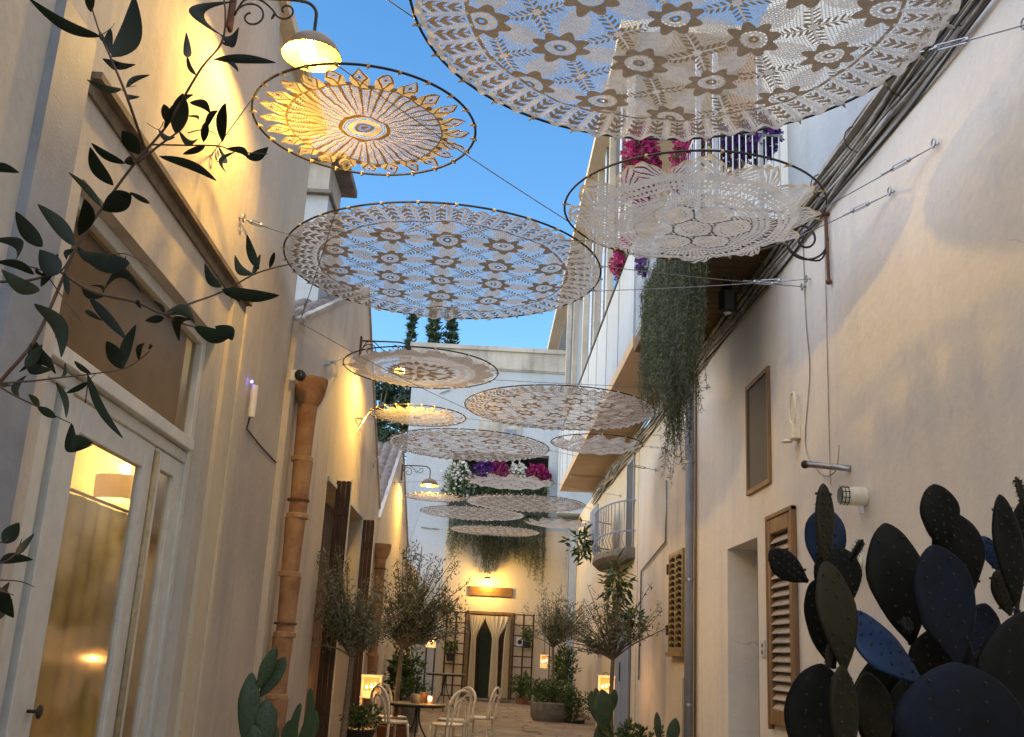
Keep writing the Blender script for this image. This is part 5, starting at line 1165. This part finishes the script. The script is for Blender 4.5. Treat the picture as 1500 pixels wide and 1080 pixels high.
# base px, tip px, width px, depth, (face x, face y, face z), skin
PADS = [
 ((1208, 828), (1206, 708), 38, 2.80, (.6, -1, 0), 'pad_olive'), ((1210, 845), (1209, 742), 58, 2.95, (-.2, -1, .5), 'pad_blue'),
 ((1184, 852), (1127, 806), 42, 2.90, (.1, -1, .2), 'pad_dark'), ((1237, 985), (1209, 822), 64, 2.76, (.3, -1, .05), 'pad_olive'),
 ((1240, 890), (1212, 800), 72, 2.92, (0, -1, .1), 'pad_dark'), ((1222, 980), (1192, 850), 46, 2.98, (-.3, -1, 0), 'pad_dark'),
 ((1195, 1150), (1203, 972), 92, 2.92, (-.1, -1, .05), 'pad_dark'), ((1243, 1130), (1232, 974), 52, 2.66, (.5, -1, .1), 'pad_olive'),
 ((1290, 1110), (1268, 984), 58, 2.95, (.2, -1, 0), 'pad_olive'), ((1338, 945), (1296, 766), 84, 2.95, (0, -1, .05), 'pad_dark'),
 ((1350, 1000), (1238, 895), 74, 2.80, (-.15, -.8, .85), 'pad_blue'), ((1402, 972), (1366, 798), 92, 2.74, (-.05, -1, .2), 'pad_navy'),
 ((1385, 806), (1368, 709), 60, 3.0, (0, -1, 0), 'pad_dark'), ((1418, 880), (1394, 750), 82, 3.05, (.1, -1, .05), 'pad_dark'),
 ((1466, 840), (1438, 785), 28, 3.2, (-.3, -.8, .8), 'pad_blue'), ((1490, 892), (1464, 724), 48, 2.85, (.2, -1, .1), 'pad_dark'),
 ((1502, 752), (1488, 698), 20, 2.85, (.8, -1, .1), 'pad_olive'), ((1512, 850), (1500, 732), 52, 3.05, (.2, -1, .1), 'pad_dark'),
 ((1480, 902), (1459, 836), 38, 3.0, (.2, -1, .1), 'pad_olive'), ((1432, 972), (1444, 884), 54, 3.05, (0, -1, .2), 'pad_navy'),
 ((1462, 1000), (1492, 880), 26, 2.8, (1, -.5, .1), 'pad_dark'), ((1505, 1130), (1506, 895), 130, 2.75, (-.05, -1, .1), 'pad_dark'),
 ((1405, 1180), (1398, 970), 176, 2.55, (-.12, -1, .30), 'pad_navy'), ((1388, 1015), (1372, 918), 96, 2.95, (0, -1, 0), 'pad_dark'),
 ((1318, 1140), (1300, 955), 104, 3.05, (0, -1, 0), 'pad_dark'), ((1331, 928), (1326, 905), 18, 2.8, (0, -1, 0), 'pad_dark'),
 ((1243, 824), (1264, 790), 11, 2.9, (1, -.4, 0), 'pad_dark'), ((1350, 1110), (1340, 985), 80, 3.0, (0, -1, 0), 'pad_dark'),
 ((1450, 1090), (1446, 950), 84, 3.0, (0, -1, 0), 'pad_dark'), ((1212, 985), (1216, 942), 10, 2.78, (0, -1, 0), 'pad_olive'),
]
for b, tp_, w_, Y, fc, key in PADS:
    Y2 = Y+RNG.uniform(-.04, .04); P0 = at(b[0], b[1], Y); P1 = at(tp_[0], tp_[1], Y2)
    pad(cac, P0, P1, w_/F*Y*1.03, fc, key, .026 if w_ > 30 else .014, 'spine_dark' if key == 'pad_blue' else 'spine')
rngp = np.random.default_rng(3)
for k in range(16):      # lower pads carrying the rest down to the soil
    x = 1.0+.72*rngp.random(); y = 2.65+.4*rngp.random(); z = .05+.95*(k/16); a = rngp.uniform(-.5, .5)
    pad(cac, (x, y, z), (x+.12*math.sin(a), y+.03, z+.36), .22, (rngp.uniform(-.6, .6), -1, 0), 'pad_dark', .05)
m = MB(); m.lathe([(.001, 0), (.36, 0), (.44, .38), (.46, .40), (.40, .40), (.001, .34)], (1.35, 2.9, 0), 30); m.build('pot', M['pot_clay'], cac, smooth='auto')
# small cactus left wall
cl = thing('prickly_pear_cactus', (-1.45, 7.0, 0), 'slim green prickly pear beside the left wall below the clay drainpipe', 'cactus')
for b, tp_, w_, Y, fc in [((362, 1105), (369, 985), 30, 7.0, (.2, -1, 0)), ((376, 1012), (405, 948), 20, 7.0, (.5, -1, .2)), ((379, 1022), (418, 962), 24, 7.05, (-.2, -1, .2)), ((366, 1150), (372, 1062), 34, 6.95, (0, -1, 0)), ((398, 1110), (397, 1052), 24, 7.1, (0, -1, 0))]:
    pad(cl, at(b[0], b[1], Y), at(tp_[0], tp_[1], Y), w_/F*Y, fc, 'pad_green', .03)
for k in range(5): pad(cl, (-1.5+.04*k, 7.0, .12+.2*k), (-1.48+.03*k, 7.02, .42+.2*k), .15, (.1*k-.2, -1, 0), 'pad_green', .04)
m = MB(); m.lathe([(.001, 0), (.16, 0), (.2, .22), (.21, .24), (.17, .24), (.001, .2)], (-1.45, 7.0, 0), 24); m.build('pot', M['pot_clay'], cl, smooth='auto')
def blades(name, label, bx, by, tips, Y, wpx, key, z0=0):
    t = thing(name, (at(bx, by, Y).x, Y, 0), label, 'plant'); m = MB()
    for (tx, ty, bend) in tips:
        p0 = at(bx, by, Y); p1 = at(tx, ty, Y+.05); md = p0.lerp(p1, .55)+Vector((bend, 0, .0)); pts = smooth_path([p0, md, p1], 6); n = len(pts)
        for i in range(n-1):
            w0 = wpx/F*Y*(math.sin(PI*(.15+.8*i/(n-1)))**.7)/2; w1 = wpx/F*Y*(math.sin(PI*(.15+.8*(i+1)/(n-1)))**.7)/2 if i < n-2 else .001
            a, b = pts[i], pts[i+1]; m.quad(a-Vector((w0, 0, 0)), a+Vector((w0, 0, 0)), b+Vector((w1, 0, 0)), b-Vector((w1, 0, 0)))
            m.quad(a-Vector((w0, 0, 0)), b-Vector((w1, 0, 0)), b+Vector((0, .02, 0)), a+Vector((0, .02, 0)))
    m.build('leaves', M[key], t); q = MB(); q.lathe([(.001, 0), (.13, 0), (.17, .3), (.18, .32), (.001, .3)], (t.location.x, Y, 0), 20); q.build('pot', M['pot_clay'], t, smooth='auto')
    q = MB(); q.tube([(t.location.x, Y, .28), at(bx, by, Y)], .02, 6); q.build('stem', M[key], t)
blades('agave_plant', 'narrow upright green agave leaves by the left olive trunk', 430, 1110, [(455, 1008, .05), (440, 1030, -.03), (425, 1055, -.05), (462, 1040, .06)], 9.0, 13, 'green1')
c3 = thing('prickly_pear_cactus', (2.02, 17, 0), 'green prickly pear in front of the right candle lantern', 'cactus')
for b, tp_, w_, Y in [((884, 1075), (882, 1010), 30, 16.6), ((876, 1060), (866, 1012), 16, 16.6), ((890, 1050), (901, 1010), 16, 16.7), ((883, 1130), (884, 1050), 28, 16.7), ((878, 1030), (872, 1008), 10, 16.6)]:
    pad(c3, at(b[0], b[1], Y), at(tp_[0], tp_[1], Y), w_/F*Y, (.1, -1, .1), 'pad_green', .04)
m = MB(); m.lathe([(.001, 0), (.16, 0), (.2, .2), (.21, .22), (.17, .22), (.001, .2)], (2.03, 16.7, 0), 20); m.build('pot', M['pot_clay'], c3, smooth='auto')
c4 = thing('prickly_pear_cactus', (2.4, 13.6, 0), 'two paddled dark green cactus at the foot of the grey downpipe', 'cactus')
for b, tp_, w_, Y in [((966, 1090), (962, 1043), 11, 13.6), ((980, 1100), (990, 1052), 19, 13.6), ((972, 1150), (973, 1080), 30, 13.7)]:
    pad(c4, at(b[0], b[1], Y), at(tp_[0], tp_[1], Y), w_/F*Y, (.1, -1, .1), 'pad_green', .04)
m = MB(); m.lathe([(.001, 0), (.16, 0), (.2, .2), (.21, .22), (.17, .22), (.001, .2)], (at(972, 1100, 13.7).x, 13.7, 0), 20); m.build('pot', M['pot_clay'], c4, smooth='auto'); 
m = MB(); m.tube([(at(972, 1100, 13.7).x, 13.7, .2), at(972, 1145, 13.7)], .035, 6); m.build('stem', M['pad_green'], c4)
# ================================================================== FOREGROUND BRANCH
fb = thing('leafy_shrub', (-1.25, 1.5, 0), 'dark leathery leaved branches reaching in at the left, close to the camera', 'shrub')
B0 = 1.45
STEMS = [
 ([(-60, 640), (0, 560), (50, 500), (85, 425), (113, 360), (160, 290), (197, 240), (240, 190), (262, 155), (295, 100), (325, 62), (330, 15), (322, -30)], 5.5, 1.45),
 ([(210, 212), (185, 140), (163, 87), (145, 45), (128, -10)], 4.5, 1.40),
 ([(200, 240), (235, 212), (262, 192), (275, 170), (262, 150)], 4.0, 1.48),
 ([(222, 212), (270, 213), (320, 214), (345, 222), (392, 226)], 3.0, 1.5),
 ([(275, 195), (300, 190), (318, 198)], 2.0, 1.5),
 ([(-50, 420), (0, 413), (35, 412), (67, 405), (90, 397), (110, 365), (130, 335)], 4.5, 1.42),
 ([(88, 398), (120, 420), (150, 432), (200, 443), (240, 460), (270, 448), (327, 427), (370, 403), (400, 393), (430, 386)], 4.2, 1.5),
 ([(240, 460), (270, 475), (300, 482)], 3.5, 1.5),
 ([(-50, 570), (0, 562), (50, 558), (90, 553), (133, 548), (180, 541), (203, 528), (220, 514)], 3.0, 1.38),
 ([(-40, 540), (0, 567), (28, 583), (57, 597), (80, 609), (103, 620)], 3.0, 1.36),
 ([(70, 405), (95, 440), (118, 470)], 2.2, 1.44),
 ([(-60, 800), (0, 795), (12, 790)], 3, 1.3), ([(-50, 830), (0, 825), (22, 812), (32, 790)], 3, 1.3), ([(-40, 850), (0, 850), (30, 852), (50, 860)], 2.4, 1.3), ([(-40, 862), (0, 866), (20, 872)], 2.4, 1.3),
 ([(73, 400), (40, 390), (0, 385)], 2.6, 1.42), ([(125, 590), (130, 560), (140, 548)], 2.0, 1.38), ([(160, 375), (185, 372), (218, 390)], 2, 1.45),
 ([(240, 178), (232, 190), (215, 180)], 1.6, 1.48), ([(312, 88), (330, 87), (345, 85)], 1.6, 1.46), ([(182, 133), (160, 128)], 1.4, 1.42), ([(184, 128), (200, 126)], 1.4, 1.42), ([(148, 52), (162, 42), (168, 34)], 1.6, 1.4),
]
m = MB()
for pts, rpx, Y in STEMS:
    P = [at(x, y, Y+.05*math.sin(x*.013+y*.02)) for x, y in pts]; n = len(P)
    m.tube(smooth_path(P, 4), rpx/F*Y*.55, 7, rpx/F*Y*.26)
# main stems down to the pot, outside the picture
m.tube(smooth_path([(-1.25, 1.5, .3), (-1.2, 1.48, 1.0), at(-120, 900, 1.4), at(-60, 640, 1.45)], 6), .012, 8, .006)
m.tube(smooth_path([(-1.25, 1.5, .3), (-1.15, 1.45, 1.2), at(-110, 720, 1.42), at(-50, 420, 1.42)], 6), .010, 8, .005)
m.tube(smooth_path([(-1.25, 1.5, .3), (-1.1, 1.40, 1.2), at(-100, 700, 1.40), at(-50, 570, 1.38)], 6), .009, 8, .004)
m.tube(smooth_path([(-1.2, 1.45, .9), at(-110, 840, 1.34), at(-60, 800, 1.3)], 6), .008, 8, .004)
m.build('stem', M['twig'], fb, smooth=True)
LV = [ # base, tip, width px, depth, curl, twist
 (147, 54, 40, -4, 20, 1.38, .1, .3), (164, 84, 197, -8, 38, 1.38, -.1, 0), (133, 18, 130, -14, 16, 1.40, 0, 0), (178, 131, 127, 117, 12, 1.42, .1, .5), (185, 128, 219, 110, 9, 1.42, .1, .3),
 (172, 98, 150, 86, 15, 1.41, 0, 0), (172, 97, 186, 101, 6, 1.41, 0, 0), (287, 110, 274, 82, 7, 1.45, .1, 0), (275, 84, 273, 48, 13, 1.45, 0, 0), (314, 87, 404, 92, 15, 1.46, .05, .2), (258, 197, 268, 137, 30, 1.48, 0, 0),
 (246, 182, 240, 153, 17, 1.47, 0, .3), (326, 208, 330, 151, 18, 1.5, .05, 0), (278, 150, 308, 166, 15, 1.5, .2, .2), (298, 208, 302, 178, 13, 1.5, 0, 0), (268, 226, 300, 214, 11, 1.5, 0, .3), (205, 226, 179, 192, 26, 1.44, 0, 0),
 (233, 229, 317, 265, 15, 1.5, .06, 0), (362, 232, 393, 216, 17, 1.5, -.1, 0), (331, 218, 364, 233, 11, 1.5, .1, 0), (196, 242, 185, 232, 14, 1.45, 0, 0), (183, 240, 134, 210, 14, 1.44, .1, .3), (166, 272, 132, 216, 22, 1.44, .1, 0),
 (148, 303, 101, 253, 11, 1.43, -.05, 0), (150, 308, 192, 285, 36, 1.44, 0, 0), (190, 282, 219, 298, 8, 1.44, 0, 0), (116, 345, 124, 292, 24, 1.42, -.1, 0), (109, 360, 55, 299, 24, 1.42, -.04, 0), (62, 362, 23, 310, 26, 1.40, .05, 0),
 (-15, 248, 28, 253, 15, 1.38, .1, 0), (190, 386, 112, 368, 30, 1.45, .08, 0), (85, 402, 58, 366, 34, 1.41, 0, 0), (50, 402, -8, 384, 14, 1.40, -.1, .2), (58, 426, 2, 395, 24, 1.40, .1, 0), (153, 424, 208, 430, 16, 1.47, .35, 0),
 (325, 424, 409, 433, 20, 1.5, -.05, 0), (324, 421, 300, 386, 15, 1.5, .1, 0), (370, 402, 344, 374, 14, 1.5, .2, 0), (379, 395, 362, 344, 14, 1.5, .05, 0), (241, 460, 286, 474, 18, 1.5, .3, 0), (240, 466, 213, 470, 12, 1.5, 0, 0), (262, 500, 285, 470, 16, 1.5, .3, 0),
 (131, 436, 186, 498, 15, 1.46, 0, 0), (50, 445, 90, 524, 24, 1.40, .2, 0), (181, 541, 156, 500, 24, 1.4, 0, 0), (179, 538, 199, 476, 17, 1.4, .05, 0), (284, 479, 342, 489, 24, 1.46, -.12, 0), (315, 478, 341, 498, 20, 1.46, .1, 0), (82, 548, 28, 545, 18, 1.38, -.3, 0), (80, 540, 45, 503, 20, 1.38, .25, 0), (38, 538, 62, 505, 16, 1.38, 0, 0),
 (82, 560, 97, 612, 9, 1.38, .1, 0), (128, 548, 180, 642, 13, 1.36, -.05, .2), (104, 620, 136, 652, 24, 1.36, -.35, 0), (136, 648, 106, 662, 20, 1.36, -.3, 0), (55, 596, 82, 612, 12, 1.36, 0, 0),
 (5, 796, 28, 766, 22, 1.3, 0, 0), (24, 812, 50, 782, 10, 1.3, 0, 0), (0, 822, 48, 820, 15, 1.3, .05, 0), (-10, 862, 20, 905, 26, 1.3, 0, 0), (-10, 905, 18, 878, 18, 1.3, 0, 0), (218, 512, 222, 505, 4, 1.38, 0, 0),
 (85, 372, 60, 420, 16, 1.42, 0, 0), (125, 455, 150, 470, 7, 1.44, 0, 0), (95, 400, 100, 432, 9, 1.42, 0, 0), (200, 440, 206, 452, 6, 1.47, 0, 0), (395, 393, 402, 370, 7, 1.5, 0, 0), (-10, 350, 24, 380, 18, 1.38, .2, 0), (330, 55, 345, 2, 26, 1.47, .5, 0), (322, 50, 350, 40, 20, 1.47, -.3, .3)]
_r = np.random.default_rng(11)
for pts, rpx, Y in STEMS:
    for i in range(1, len(pts)-1):
        if _r.random() < .55 and pts[i][0] > -20:
            a = _r.uniform(0, 2*PI); L0 = _r.uniform(16, 40); LV.append((pts[i][0], pts[i][1], pts[i][0]+L0*math.cos(a), pts[i][1]+L0*math.sin(a), L0*_r.uniform(.2, .45), Y, _r.uniform(-.25, .25), _r.uniform(0, .7)))
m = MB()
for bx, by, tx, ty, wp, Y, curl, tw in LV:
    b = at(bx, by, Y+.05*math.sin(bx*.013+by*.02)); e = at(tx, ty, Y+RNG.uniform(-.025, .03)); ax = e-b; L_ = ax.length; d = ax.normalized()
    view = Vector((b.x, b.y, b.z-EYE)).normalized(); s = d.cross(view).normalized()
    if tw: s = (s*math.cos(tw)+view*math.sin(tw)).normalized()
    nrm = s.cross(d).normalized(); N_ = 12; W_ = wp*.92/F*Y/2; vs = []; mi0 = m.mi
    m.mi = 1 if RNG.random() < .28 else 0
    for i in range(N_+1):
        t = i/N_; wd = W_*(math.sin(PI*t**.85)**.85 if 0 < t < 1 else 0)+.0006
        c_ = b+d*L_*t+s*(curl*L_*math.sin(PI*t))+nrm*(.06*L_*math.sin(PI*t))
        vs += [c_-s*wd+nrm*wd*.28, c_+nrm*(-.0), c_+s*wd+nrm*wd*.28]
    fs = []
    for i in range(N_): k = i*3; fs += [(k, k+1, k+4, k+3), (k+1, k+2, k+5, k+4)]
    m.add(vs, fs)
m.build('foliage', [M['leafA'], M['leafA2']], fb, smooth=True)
m = MB(); m.lathe([(.001, 0), (.18, 0), (.24, .32), (.25, .34), (.2, .34), (.001, .3)], (-1.25, 1.5, 0), 24); m.build('pot', M['pot_clay'], fb, smooth='auto')
